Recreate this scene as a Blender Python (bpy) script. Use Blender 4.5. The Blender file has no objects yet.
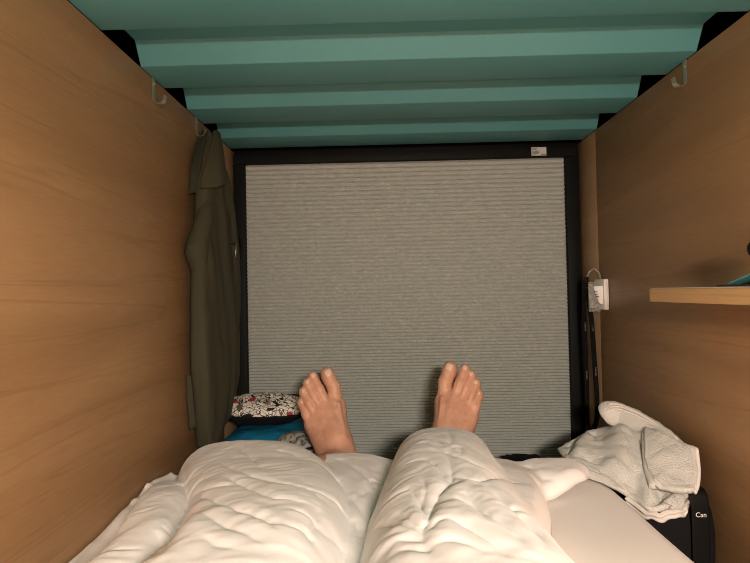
import bpy, bmesh, math, random, zlib, base64
import numpy as np
from mathutils import Vector, Matrix, noise

random.seed(7)
scn = bpy.context.scene
COL = scn.collection
CZ = 0.55                     # eye height above the floor of the sleeping pod
XL, XR = -0.438, 0.562        # the two side walls
YF, YB = 1.647, -0.45         # blind end, head end
ZW = CZ + 0.4195              # top of the side walls
ZM = CZ - 0.365               # top of the mattress

# ------------------------------------------------------------------ materials
def new_mat(name, base=(.8, .8, .8), rough=.6, metal=0.0, spec=.5, sss=0.0, sheen=0.0):
    m = bpy.data.materials.new(name)
    m.use_nodes = True
    b = m.node_tree.nodes['Principled BSDF']
    b.inputs['Base Color'].default_value = (*base, 1)
    b.inputs['Roughness'].default_value = rough
    b.inputs['Metallic'].default_value = metal
    b.inputs['Specular IOR Level'].default_value = spec
    if sss:
        b.inputs['Subsurface Weight'].default_value = sss
        b.inputs['Subsurface Radius'].default_value = (0.012, 0.005, 0.003)
        b.inputs['Subsurface Scale'].default_value = 1.0
    if sheen:
        b.inputs['Sheen Weight'].default_value = sheen
        b.inputs['Sheen Roughness'].default_value = .5
    return m

def nd(m, kind, **kw):
    n = m.node_tree.nodes.new(kind)
    for k, v in kw.items():
        setattr(n, k, v)
    return n

def lk(m, a, b):
    m.node_tree.links.new(a, b)

def bsdf(m):
    return m.node_tree.nodes['Principled BSDF']

def coords(m, scale=(1, 1, 1), rot=(0, 0, 0), loc=(0, 0, 0)):
    tc = nd(m, 'ShaderNodeTexCoord')
    mp = nd(m, 'ShaderNodeMapping')
    mp.inputs['Scale'].default_value = scale
    mp.inputs['Rotation'].default_value = rot
    mp.inputs['Location'].default_value = loc
    lk(m, tc.outputs['Object'], mp.inputs['Vector'])
    return mp.outputs['Vector']

def noise_tex(m, vec, scale, detail=3, rough=.5, dist=0.0):
    n = nd(m, 'ShaderNodeTexNoise')
    n.inputs['Scale'].default_value = scale
    n.inputs['Detail'].default_value = detail
    n.inputs['Roughness'].default_value = rough
    n.inputs['Distortion'].default_value = dist
    lk(m, vec, n.inputs['Vector'])
    return n.outputs['Fac']

def ramp(m, fac, stops, interp='LINEAR'):
    r = nd(m, 'ShaderNodeValToRGB')
    r.color_ramp.interpolation = interp
    e = r.color_ramp.elements
    while len(e) < len(stops):
        e.new(.5)
    for i, (p, c) in enumerate(stops):
        e[i].position = p
        e[i].color = (*c, 1) if len(c) == 3 else c
    lk(m, fac, r.inputs['Fac'])
    return r.outputs['Color']

def bump(m, fac, strength=.3, dist=.002, into=None):
    b = nd(m, 'ShaderNodeBump')
    b.inputs['Strength'].default_value = strength
    b.inputs['Distance'].default_value = dist
    lk(m, fac, b.inputs['Height'])
    if into is not None:
        lk(m, into, b.inputs['Normal'])
    lk(m, b.outputs['Normal'], bsdf(m).inputs['Normal'])
    return b.outputs['Normal']

def mixc(m, fac, a, b, mode='MIX'):
    n = nd(m, 'ShaderNodeMix', data_type='RGBA', blend_type=mode)
    for s, v in ((n.inputs['Factor'], fac), (n.inputs['A'], a), (n.inputs['B'], b)):
        if hasattr(v, 'links') or isinstance(v, bpy.types.NodeSocket):
            lk(m, v, s)
        elif isinstance(v, (int, float)):
            s.default_value = v
        else:
            s.default_value = (*v, 1)
    return n.outputs['Result']

# ------------------------------------------------------------------ mesh helpers
def link_mesh(name, verts, faces, mat, parent=None, smooth=True, loc=None):
    me = bpy.data.meshes.new(name)
    me.from_pydata([tuple(map(float, v)) for v in verts], [], [tuple(int(i) for i in f) for f in faces])
    me.update()
    o = bpy.data.objects.new(name, me)
    COL.objects.link(o)
    if mat is not None:
        me.materials.append(mat)
    if smooth:
        me.polygons.foreach_set('use_smooth', [True] * len(me.polygons))
    if parent is not None:
        o.parent = parent
    if loc is not None:
        o.location = loc
    return o

def link_bm(name, bm, mat, parent=None, smooth=False, loc=None):
    bmesh.ops.recalc_face_normals(bm, faces=bm.faces[:])
    me = bpy.data.meshes.new(name)
    bm.to_mesh(me)
    bm.free()
    o = bpy.data.objects.new(name, me)
    COL.objects.link(o)
    me.materials.append(mat)
    if smooth:
        me.polygons.foreach_set('use_smooth', [True] * len(me.polygons))
    if parent is not None:
        o.parent = parent
    if loc is not None:
        o.location = loc
    return o

def add_box(bm, lo, hi, bev=0.0, seg=2, M=None):
    lo, hi = Vector(lo), Vector(hi)
    c, s = (lo + hi) / 2, hi - lo
    r = bmesh.ops.create_cube(bm, size=1)
    vs = r['verts']
    for v in vs:
        v.co = Vector((v.co.x * s.x, v.co.y * s.y, v.co.z * s.z)) + c
    if bev > 0:
        es = list({e for v in vs for e in v.link_edges})
        g = bmesh.ops.bevel(bm, geom=es, offset=bev, segments=seg, profile=.5, affect='EDGES')
        vs = list({v for f in g['faces'] for v in f.verts} | {v for v in vs if v.is_valid})
    if M is not None:
        allv = set(vs)
        for v in allv:
            v.co = M @ v.co
    return vs

def box(name, lo, hi, mat, parent=None, bev=0.0, seg=2, M=None):
    bm = bmesh.new()
    add_box(bm, lo, hi, bev, seg)
    if M is not None:
        for v in bm.verts:
            v.co = M @ v.co
    o = link_bm(name, bm, mat, parent, smooth=False)
    if bev > 0:
        shade_auto(o)
    return o

def shade_auto(o, ang=40):
    me = o.data
    me.polygons.foreach_set('use_smooth', [True] * len(me.polygons))
    bm = bmesh.new(); bm.from_mesh(me)
    lim = math.radians(ang)
    for e in bm.edges:
        if len(e.link_faces) == 2 and e.calc_face_angle(0) > lim:
            e.smooth = False
    bm.to_mesh(me); bm.free()

def catmull(pts, n):
    P = [np.array(p, float) for p in pts]
    P = [2 * P[0] - P[1]] + P + [2 * P[-1] - P[-2]]
    out = []
    for i in range(1, len(P) - 2):
        for k in range(n):
            t = k / n
            a, b, c, d = P[i - 1:i + 3]
            out.append(.5 * ((2 * b) + (c - a) * t + (2 * a - 5 * b + 4 * c - d) * t * t + (3 * b - a - 3 * c + d) * t ** 3))
    out.append(P[-2])
    return np.array(out)

def tube_geo(path, r, n=8, closed=False, squash=None, normal=None):
    """tube, or (squash=(w,t)) a ribbon of section w x t, along a polyline"""
    path = [Vector(p) for p in path]
    N = len(path)
    V, F = [], []
    prev = Vector(normal) if normal is not None else None
    for i, p in enumerate(path):
        if closed:
            t = (path[(i + 1) % N] - path[i - 1]).normalized()
        else:
            t = (path[min(i + 1, N - 1)] - path[max(i - 1, 0)]).normalized()
        if prev is None:
            prev = t.orthogonal()
        u = (prev - t * prev.dot(t))
        if u.length < 1e-6:
            u = t.orthogonal()
        u.normalize()
        prev = u
        w = t.cross(u)
        rr = r[i] if hasattr(r, '__len__') else r
        for k in range(n):
            a = 2 * math.pi * (k + .5) / n
            if squash:
                ca, sa = math.cos(a), math.sin(a)
                V.append(p + w * (math.copysign(abs(ca) ** .35, ca) * squash[0] / 2) + u * (math.copysign(abs(sa) ** .35, sa) * squash[1] / 2))
            else:
                V.append(p + u * (math.cos(a) * rr) + w * (math.sin(a) * rr))
    M = N if closed else N - 1
    for i in range(M):
        for k in range(n):
            a, b = i * n + k, i * n + (k + 1) % n
            c, d = ((i + 1) % N) * n + (k + 1) % n, ((i + 1) % N) * n + k
            F.append((a, b, c, d))
    if not closed:
        F.append(tuple(range(n))[::-1])
        F.append(tuple((N - 1) * n + k for k in range(n)))
    return V, F

def tube(name, path, r, mat, parent=None, n=8, closed=False, squash=None, normal=None):
    V, F = tube_geo(path, r, n, closed, squash, normal)
    return link_mesh(name, V, F, mat, parent)

def merge(*geos):
    V, F = [], []
    for v, f in geos:
        k = len(V)
        V += list(v)
        F += [tuple(i + k for i in q) for q in f]
    return V, F

def tag(o, label=None, cat=None, group=None, kind=None):
    if label: o['label'] = label
    if cat: o['category'] = cat
    if group: o['group'] = group
    if kind: o['kind'] = kind
    return o

def thing(name, label, cat, loc=(0, 0, 0), group=None):
    o = bpy.data.objects.new(name, None)
    o.empty_display_size = .05
    COL.objects.link(o)
    o.location = loc
    return tag(o, label, cat, group)

def keep(child, parent):
    """parent without moving"""
    child.parent = parent
    child.matrix_parent_inverse = Matrix.Translation(-Vector(parent.location))
    return child

# ------------------------------------------------------------------ implicit surfaces
def rcone(P, a, b, ra, rb):
    """distance to a capsule whose radius runs from ra to rb"""
    a, b = np.array(a, float), np.array(b, float)
    ba = b - a
    t = np.clip(((P - a) @ ba) / (ba @ ba), 0, 1)
    d = np.linalg.norm(P - a - t[..., None] * ba, axis=-1)
    return d - (ra + (rb - ra) * t)

def ellip(P, c, r, Rm=None):
    q = P - np.array(c, float)
    if Rm is not None:
        q = q @ Rm
    r = np.array(r, float)
    k0 = np.linalg.norm(q / r, axis=-1)
    k1 = np.linalg.norm(q / (r * r), axis=-1)
    return k0 * (k0 - 1) / np.maximum(k1, 1e-9)

def smin(a, b, k):
    h = np.clip(.5 + .5 * (b - a) / k, 0, 1)
    return b + (a - b) * h - k * h * (1 - h)

def smax(a, b, k):
    return -smin(-a, -b, k)

def surface_nets(D, xs, ys, zs):
    nx, ny, nz = D.shape
    S = D < 0
    # cells with a sign change
    c = np.zeros((nx - 1, ny - 1, nz - 1), int)
    for i in (0, 1):
        for j in (0, 1):
            for k in (0, 1):
                c += S[i:nx - 1 + i, j:ny - 1 + j, k:nz - 1 + k]
    act = (c > 0) & (c < 8)
    I, J, K = np.nonzero(act)
    idx = -np.ones(act.shape, int)
    idx[I, J, K] = np.arange(len(I))
    acc = np.zeros((len(I), 3)); cnt = np.zeros(len(I))
    G = (xs, ys, zs)
    corners = [(i, j, k) for i in (0, 1) for j in (0, 1) for k in (0, 1)]
    for p in corners:
        for ax in range(3):
            if p[ax]:
                continue
            q = list(p); q[ax] = 1
            d0 = D[I + p[0], J + p[1], K + p[2]]
            d1 = D[I + q[0], J + q[1], K + q[2]]
            m = (d0 < 0) != (d1 < 0)
            t = np.where(m, d0 / np.where(m, d0 - d1, 1), 0)
            pos = []
            for a_, ind in zip(range(3), (I, J, K)):
                g0 = G[a_][ind + p[a_]]; g1 = G[a_][ind + q[a_]]
                pos.append(g0 + (g1 - g0) * t)
            acc += np.stack(pos, 1) * m[:, None]
            cnt += m
    V = acc / cnt[:, None]
    F = []
    for ax in range(3):
        sl0 = [slice(None)] * 3; sl1 = [slice(None)] * 3
        sl0[ax] = slice(0, -1); sl1[ax] = slice(1, None)
        A, B = S[tuple(sl0)], S[tuple(sl1)]
        ch = A != B
        b_, c_ = (ax + 1) % 3, (ax + 2) % 3
        # interior only
        inn = [slice(None)] * 3
        ids = np.array(np.nonzero(ch)).T
        ok = (ids[:, b_] > 0) & (ids[:, c_] > 0) & (ids[:, b_] < D.shape[b_] - 1) & (ids[:, c_] < D.shape[c_] - 1)
        ids = ids[ok]
        def cell(db, dc):
            q = ids.copy(); q[:, b_] -= db; q[:, c_] -= dc
            return idx[q[:, 0], q[:, 1], q[:, 2]]
        quad = np.stack([cell(1, 1), cell(0, 1), cell(0, 0), cell(1, 0)], 1)
        flip = ~A[ids[:, 0], ids[:, 1], ids[:, 2]]
        quad[flip] = quad[flip][:, ::-1]
        F.append(quad)
    return V, np.concatenate(F)

# ------------------------------------------------------------------ camera
cam_d = bpy.data.cameras.new('camera')
cam = bpy.data.objects.new('camera', cam_d)
COL.objects.link(cam)
cam_d.sensor_width = 36.0
cam_d.lens = 563.0 / 750 * 36
cam_d.clip_start = .01
yaw, pitch, roll = -.0199, .0191, -.0200
cy, sy, cp, sp, cr, sr = math.cos(yaw), math.sin(yaw), math.cos(pitch), math.sin(pitch), math.cos(roll), math.sin(roll)
fw = Vector((sy * cp, cy * cp, sp)); r0 = Vector((cy, -sy, 0)); u0 = r0.cross(fw)
rt = r0 * cr + u0 * sr; up = -r0 * sr + u0 * cr
cam.matrix_world = Matrix.Translation((0, 0, CZ)) @ Matrix((rt, up, -fw)).transposed().to_4x4()
scn.camera = cam

# ------------------------------------------------------------------ materials of the place
def wood_mat(name, axis='Y', dark=(.315, .180, .082), light=(.42, .250, .120), streak=(.22, .115, .05)):
    m = new_mat(name, rough=.42, spec=.35)
    sc = {'Y': (34, 2.6, 34), 'X': (1.2, 30, 30)}[axis]
    big = {'Y': (2.2, .55, 5.5), 'X': (.6, 3, 6)}[axis]
    v = coords(m, sc)
    fine = noise_tex(m, v, 9, 5, .62, .3)
    v2 = coords(m, big, loc=(0, .3, .2))
    wide = noise_tex(m, v2, 1.6, 3, .5, 1.2)
    a = ramp(m, wide, [(.28, dark), (.72, light)])
    b = ramp(m, fine, [(.25, (.90, .88, .85)), (.75, (1.04, 1.035, 1.03))])
    c = mixc(m, .8, a, b, 'MULTIPLY')
    # long darker figure lines in the veneer
    v3 = coords(m, {'Y': (3, .35, 9), 'X': (.3, 3, 9)}[axis], rot=(.05, 0, 0))
    fig = noise_tex(m, v3, 2.6, 2, .4, .6)
    f = ramp(m, fig, [(.485, (0, 0, 0)), (.505, (1, 1, 1)), (.53, (0, 0, 0))])
    mul = nd(m, 'ShaderNodeMath', operation='MULTIPLY')
    lk(m, f, mul.inputs[0]); mul.inputs[1].default_value = .38
    d = mixc(m, mul.outputs[0], c, streak)
    lk(m, d, bsdf(m).inputs['Base Color'])
    rr = ramp(m, fine, [(.3, (.52,) * 3), (.7, (.40,) * 3)])
    lk(m, rr, bsdf(m).inputs['Roughness'])
    bump(m, fine, .10, .0008)
    return m

M = {}
M['wall_wood'] = wood_mat('plywood veneer')
M['post_wood'] = wood_mat('pale veneer', 'Y', (.33, .21, .11), (.39, .255, .14), (.28, .17, .09))
M['shelf_wood'] = wood_mat('shelf wood', 'Y', (.56, .34, .15), (.66, .42, .20), (.46, .26, .11))
m = M['teal'] = new_mat('teal paint', (.095, .29, .295), .5, spec=.4)
n_ = noise_tex(m, coords(m, (3, 3, 3)), 60, 3, .6)
bump(m, n_, .08, .0006)
lk(m, ramp(m, noise_tex(m, coords(m), 4, 2), [(.3, (.082, .262, .272)), (.7, (.095, .288, .30))]), bsdf(m).inputs['Base Color'])
m = M['black'] = new_mat('black metal frame', (.006, .006, .006), .6, spec=.15)
bump(m, noise_tex(m, coords(m), 180, 2), .06, .0004)
M['frame'] = new_mat('dark grey frame', (.0075, .0085, .008), .6, spec=.15)
m = M['floor'] = new_mat('dark floor board', (.05, .04, .035), .7)
bump(m, noise_tex(m, coords(m), 70, 3), .1, .0006)
m = M['shade'] = new_mat('grey pleated shade fabric', (.45, .45, .41), .85, spec=.15)
v = coords(m, (6, 6, 30))
lk(m, ramp(m, noise_tex(m, v, 3, 3, .6), [(.3, (.49, .52, .49)), (.7, (.52, .55, .52))]), bsdf(m).inputs['Base Color'])
m = M['chrome'] = new_mat('brushed steel', (.80, .74, .64), .38, 1.0)
bump(m, noise_tex(m, coords(m, (1, 1, .1)), 400, 2), .05, .0002)
M['white_plastic'] = new_mat('white plastic', (.80, .78, .73), .35)
M['black_text'] = new_mat('black print', (.02, .02, .02), .6)
M['label_paper'] = new_mat('label paper', (.62, .62, .60), .5)

def cloth_mat(name, c, rough=.85, weave=900, wr=.15, sheen=.15, wrinkle=0.0):
    m = new_mat(name, c, rough, spec=.2, sheen=sheen)
    v = coords(m)
    w = noise_tex(m, v, weave, 2, .5)
    nb = bump(m, w, wr, .0006)
    if wrinkle:
        vv = coords(m, (1, 1, 1))
        k = noise_tex(m, vv, 22, 4, .55, 1.4)
        bump(m, k, wrinkle, .01, nb)
    return m

# ------------------------------------------------------------------ the room
def plate(name, lo, hi, mat, kind='structure', bev=0.0):
    o = box(name, lo, hi, mat, None, bev)
    if kind: o['kind'] = kind
    return o

T = .018
YS = 1.499                         # joint between the long panel and the narrow end panel
plate('floor', (XL - T, YB - T, -.02), (XR + T, YF + .05, 0), M['floor'])
plate('wall_left', (XL - T, YB, 0), (XL, YS - .0006, ZW - .002), M['wall_wood'], bev=.0012)
plate('wall_right', (XR, YB, 0), (XR + T, YS - .0006, ZW - .002), M['wall_wood'], bev=.0012)
plate('trim_1', (XL - T, YS + .0006, 0), (XL, YF, ZW - .002), M['post_wood'], bev=.0012)
plate('trim_2', (XR, YS + .0006, 0), (XR + T, YF, ZW - .002), M['post_wood'], bev=.0012)
plate('wall_back', (XL - T, YB - T, 0), (XR + T, YB - .0005, ZW + .12), M['wall_wood'])
# dark void over the side walls, and the underside of the bunk above
plate('trim_3', (XL - .16, YB - T, ZW - .10), (XL - .14, YF + .03, ZW + .12), M['black'])
plate('trim_4', (XR + .14, YB - T, ZW - .10), (XR + .16, YF + .03, ZW + .12), M['black'])
plate('trim_5', (XL - .14, YB, ZW - .10), (XL - T - .001, YF + .03, ZW - .085), M['black'])
plate('trim_6', (XR + T + .001, YB, ZW - .10), (XR + .14, YF + .03, ZW - .085), M['black'])
plate('trim_7', (XL - .16, YB - T, ZW + .12), (XR + .16, YF + .03, ZW + .135), M['black'])
plate('wall_front', (XL - .16, YF + .03, 0), (XR + .16, YF + .05, ZW + .12), M['black'])

# corrugated steel ceiling
def ceiling():
    per, h = .2390, .038
    prof = []
    for k in range(-6, 3):
        y = 1.0105 + (per * k if k > 0 else (per + .013) * k)           # front lower edge of a rib
        prof += [(y - .0245, h), (y, 0), (y + .1095, 0), (y + .140, h)]
    prof = [(y, z) for y, z in prof if YB + .002 < y < YF - .004]
    # every corner softened
    pts = []
    for i, p in enumerate(prof):
        p = np.array(p)
        if 0 < i < len(prof) - 1:
            a, b = np.array(prof[i - 1]), np.array(prof[i + 1])
            da, db = (a - p) / np.linalg.norm(a - p), (b - p) / np.linalg.norm(b - p)
            r = .0022
            pts += [p + da * r, p + (da + db) * r * .22, p + db * r]
        else:
            pts.append(p)
    th = .0016
    P = np.array(pts)
    tg = np.gradient(P, axis=0); tg /= np.linalg.norm(tg, axis=1)[:, None]
    nrm = np.stack([-tg[:, 1], tg[:, 0]], 1)
    Q = P + nrm * th
    V, F = [], []
    x0, x1 = XL - .001, XR + .001
    N = len(P)
    for x in (x0, x1):
        for arr in (P, Q):
            V += [(x, y, ZW + z) for y, z in arr]
    for i in range(N - 1):
        a, b = i, i + 1
        F += [(a, b, 2 * N + b, 2 * N + a), (N + b, N + a, 3 * N + a, 3 * N + b),
              (b, a, N + a, N + b), (2 * N + a, 2 * N + b, 3 * N + b, 3 * N + a)]
    F += [(0, N, 3 * N, 2 * N), (N - 1, 3 * N - 1, 4 * N - 1, 2 * N - 1)]
    o = link_mesh('ceiling', V, F, M['teal'], smooth=False)
    shade_auto(o, 32)
    o['kind'] = 'structure'
ceiling()

# ------------------------------------------------------------------ pleated blind in its black frame
def blind():
    t = thing('pleated_blind', 'closed grey pleated blind in a black frame at the foot end', 'blind', (.06, YF - .02, .03))
    bl, br, bt, bb = -.4047, .521, CZ + .3789, CZ - .492
    y0, y1 = YF - .030, YF + .012
    M4 = M['frame']
    for nm, lo, hi in (('frame_top', (XL + .001, y0, bt), (XR - .009, y1, CZ + .4085)),
                       ('frame_side', (XL + .001, y0, .0305), (bl, y1, bt - .0002)),
                       ('frame_side', (br, y0, .0305), (XR - .009, y1, bt - .0002)),
                       ('bottom_rail', (bl + .0004, y0, .0305), (br - .0004, y1, bb))):
        keep(box(nm, lo, hi, M4, None, .0025), t)
    # black strips standing in for the dark gaps above and beside the frame
    keep(box('head_gap_strip', (XL + .001, YF - .008, CZ + .409), (XR - .001, YF + .02, ZW + .002), M['black'], None, .001), t)
    keep(box('side_gap_strip', (XR - .0085, YF - .018, .0305), (XR - .0006, YF + .02, CZ + .4085), M['black'], None, .001), t)
    # the folded fabric: a honeycomb shade, each pleat a soft ridge
    # pleats hang open at the top and crowd together towards the bottom
    prof, z, k = [], bt, 0
    while z > bb + .002:
        p = float(np.interp(z - CZ, [-.49, -.30, -.20, .05, .379], [.0076, .0083, .0092, .0112, .0134]))
        p = min(p, z - bb)
        amp = .5 * math.sqrt(.0190 ** 2 - p ** 2)
        for f, d in ((0.0, 0.0), (.50, 1.0)):
            prof.append((YF - .012 - d * amp, z - f * p))
        z -= p; k += 1
    prof.append((YF - .012, bb))
    nx = 60
    V, F = [], []
    rng = np.random.RandomState(5)
    for i in range(nx + 1):
        x = bl + .0012 + (br - bl - .0024) * i / nx
        for j, (y, z) in enumerate(prof):
            k = j // 2
            wob = .0008 * noise.noise(Vector((x * 2.2, z * 3, 4)))
            V.append((x, y + wob, z))
    n2 = len(prof)
    for i in range(nx):
        for j in range(n2 - 1):
            a = i * n2 + j
            F.append((a, a + 1, a + n2 + 1, a + n2))
    # flat back
    K = len(V)
    V += [(bl + .0012, YF - .004, bt), (br - .0012, YF - .004, bt), (br - .0012, YF - .004, bb), (bl + .0012, YF - .004, bb)]
    F.append((K, K + 1, K + 2, K + 3))
    F.append(tuple([i * n2 for i in range(nx + 1)]) + (K + 1, K))
    F.append(tuple([i * n2 + n2 - 1 for i in range(nx + 1)])[::-1] + (K + 3, K + 2))
    F.append(tuple(range(n2))[::-1] + (K, K + 3))
    F.append(tuple(nx * n2 + j for j in range(n2)) + (K + 2, K + 1))
    o = link_mesh('shade', V, F, M['shade'], smooth=False)
    keep(o, t)
    # printed label stuck on the head of the frame
    lb = box('label_sticker', (.424, y0 - .0006, CZ + .3825), (.4665, y0 - .0001, CZ + .4065), M['label_paper'], None, 0)
    lb['label'] = 'small white printed label with black bars of text'
    keep(lb, t)
    bm = bmesh.new()
    random.seed(3)
    rows = [(0, .011), (.0035, .009), (.0075, .019), (.0098, .017), (.0121, .021), (.0144, .018), (.0185, .009)]
    for dz, w in rows:
        x = .4265
        while x < .4265 + w:
            l = random.uniform(.0016, .004)
            add_box(bm, (x, y0 - .0009, CZ + .4040 - dz - .0014), (x + l, y0 - .00055, CZ + .4040 - dz))
            x += l + .0007
    add_box(bm, (.452, y0 - .0009, CZ + .3850), (.4645, y0 - .00055, CZ + .3872))
    pr = link_bm('print', bm, M['black_text'])
    pr.parent = lb
blind()

# ------------------------------------------------------------------ steel coat hooks
def coat_hook(y, side, z_top, z_bot, label, parts=True):
    X = XL if side < 0 else XR
    s = -side                     # away from the wall
    t = thing('coat_hook', label, 'hook', (X, y, z_bot), 'steel coat hooks along the wall tops')
    r = .0105
    path = [(0, 0, z_top - z_bot)]
    for k in range(1, 6):
        path.append((0, 0, (z_top - z_bot) * (1 - k / 6) + r * k / 6))
    for k in range(13):
        a = math.pi + math.radians(185) * k / 12
        path.append((s * (r + r * math.cos(a)), 0, r + r * math.sin(a)))
    path.append((s * (2 * r + .0012), 0, r + .006))
    path = [(p[0] + s * .0016, p[1], p[2]) for p in path]
    V, F = tube_geo(path, 1, 12, squash=(.0125, .0020), normal=(1, 0, 0))
    o = link_mesh('hook_strip', V, F, M['chrome']); shade_auto(o, 50); o.parent = t
    bm = bmesh.new()
    Mx = Matrix.Translation((s * .0034, 0, z_top - z_bot - .011)) @ Matrix.Rotation(math.pi / 2, 4, 'Y')
    bmesh.ops.create_cone(bm, cap_ends=True, segments=16, radius1=.0028, radius2=.0028, depth=.0012, matrix=Mx)
    o = link_bm('screw', bm, M['chrome']); o.parent = t
    return t
coat_hook(1.060, -1, ZW - .0025, CZ + .367, 'empty steel hook on the left wall, nearer one, above bare plywood')
coat_hook(1.303, -1, ZW - .0025, CZ + .372, 'steel hook on the left wall that the olive jacket hangs from')
coat_hook(1.046, 1, ZW - .0025, CZ + .369, 'empty steel hook at the top of the right wall above the shelf')

# ------------------------------------------------------------------ shelf on the right wall
def shelf():
    t = thing('wall_shelf', 'pale wooden shelf with rounded end on the right wall', 'shelf', (XR - .0005, .5, CZ - .025))
    zt, zb = CZ - .0035, CZ - .026
    x0, x1, ye, yn = .460, XR - .0006, 1.014, -.05
    def outline(x0, ye, r):
        pts = [(x1, yn), (x0, yn)]
        for k in range(9):
            a = math.pi - math.pi / 2 * k / 8
            pts.append((x0 + r + r * math.cos(a), ye - r + r * math.sin(a)))
        pts.append((x1, ye))
        return pts
    V, F = [], []
    lay = [(zb, .0012), (zb + .0012, 0), (zt - .0013, 0), (zt, .0013)]
    for z, ins in lay:
        V += [(x, y, z) for x, y in outline(x0 + ins, ye - ins, .024)]
    n = len(V) // 4
    for l in range(3):
        for i in range(n):
            a, b = l * n + i, l * n + (i + 1) % n
            F.append((a, b, b + n, a + n))
    F += [tuple(range(n))[::-1], tuple(3 * n + i for i in range(n))]
    o = link_mesh('board', V, F, M['shelf_wood'], smooth=False); shade_auto(o, 40); keep(o, t)
    V = []  # thin layer over the board, paler than its wood
    for z in (zt + .0001, zt + .0012):
        V += [(x, y, z) for x, y in outline(x0 + .003, ye - .003, .022)]
    F = [(i, (i + 1) % n, (i + 1) % n + n, i + n) for i in range(n)] + [tuple(range(n))[::-1], tuple(n + i for i in range(n))]
    o = link_mesh('top_sheet', V, F, new_mat('pale shelf top', (.68, .65, .60), .4), smooth=False); o['label'] = 'thin pale top'
    keep(o, t)
shelf()

# ------------------------------------------------------------------ reading lamp hung under the ceiling behind the eye
def lamp():
    X, Y, Z = LPOS
    t = thing('reading_lamp', 'small reading lamp with a frosted front hung from the ceiling behind the eye', 'lamp', (X, Y, ZW))
    Mx = Matrix.Translation((X, Y, Z)) @ Matrix.Rotation(LTILT, 4, 'X')     # local -z is the way the lamp shines
    keep(box('housing', (-LW / 2 - .008, -LH / 2 - .008, .003), (LW / 2 + .008, LH / 2 + .008, .030), M['white_plastic'], None, .003, M=Mx), t)
    m = new_mat('lamp diffuser', (.9, .85, .75), .5)
    b = bsdf(m)
    b.inputs['Emission Color'].default_value = (*LCOL, 1)
    b.inputs['Emission Strength'].default_value = 4
    keep(box('diffuser', (-LW / 2, -LH / 2, .0), (LW / 2, LH / 2, .0028), m, None, .001, M=Mx), t)
    top = Mx @ Vector((0, 0, .029))
    keep(tube('stem', [top, top + Vector((0, -.004, .02)), (X, top.y - .005, ZW - .004)], .006, M['white_plastic'], None, 12), t)
    keep(tube('ceiling_plate', [(X, top.y - .005, ZW - .0062), (X, top.y - .005, ZW - .0008)], .022, M['white_plastic'], None, 24), t)
    ld = bpy.data.lights.new('lamp_light', 'AREA')
    ld.shape = 'RECTANGLE'; ld.size = LW; ld.size_y = LH
    ld.color = LCOL; ld.energy = LEN
    lo = bpy.data.objects.new('lamp_light', ld); COL.objects.link(lo)
    lo.matrix_world = Mx @ Matrix.Translation((0, 0, -.002))
LPOS, LW, LH, LCOL, LTILT, LEN = (.14, -.34, CZ + .11), .14, .10, (1.0, .83, .70), math.radians(33), 27.0
lamp()

w = bpy.data.worlds.new('world'); scn.world = w; w.use_nodes = True
w.node_tree.nodes['Background'].inputs[0].default_value = (.02, .018, .016, 1)
w.node_tree.nodes['Background'].inputs[1].default_value = .0
vs = scn.view_settings
vs.view_transform = 'Standard'; vs.look = 'None'; vs.gamma = 1; vs.exposure = 0.0
vs.use_curve_mapping = False
scn.cycles.use_adaptive_sampling = False
scn.cycles.filter_width = 1.0
scn.cycles.max_bounces = 10
scn.cycles.diffuse_bounces = 6

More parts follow.
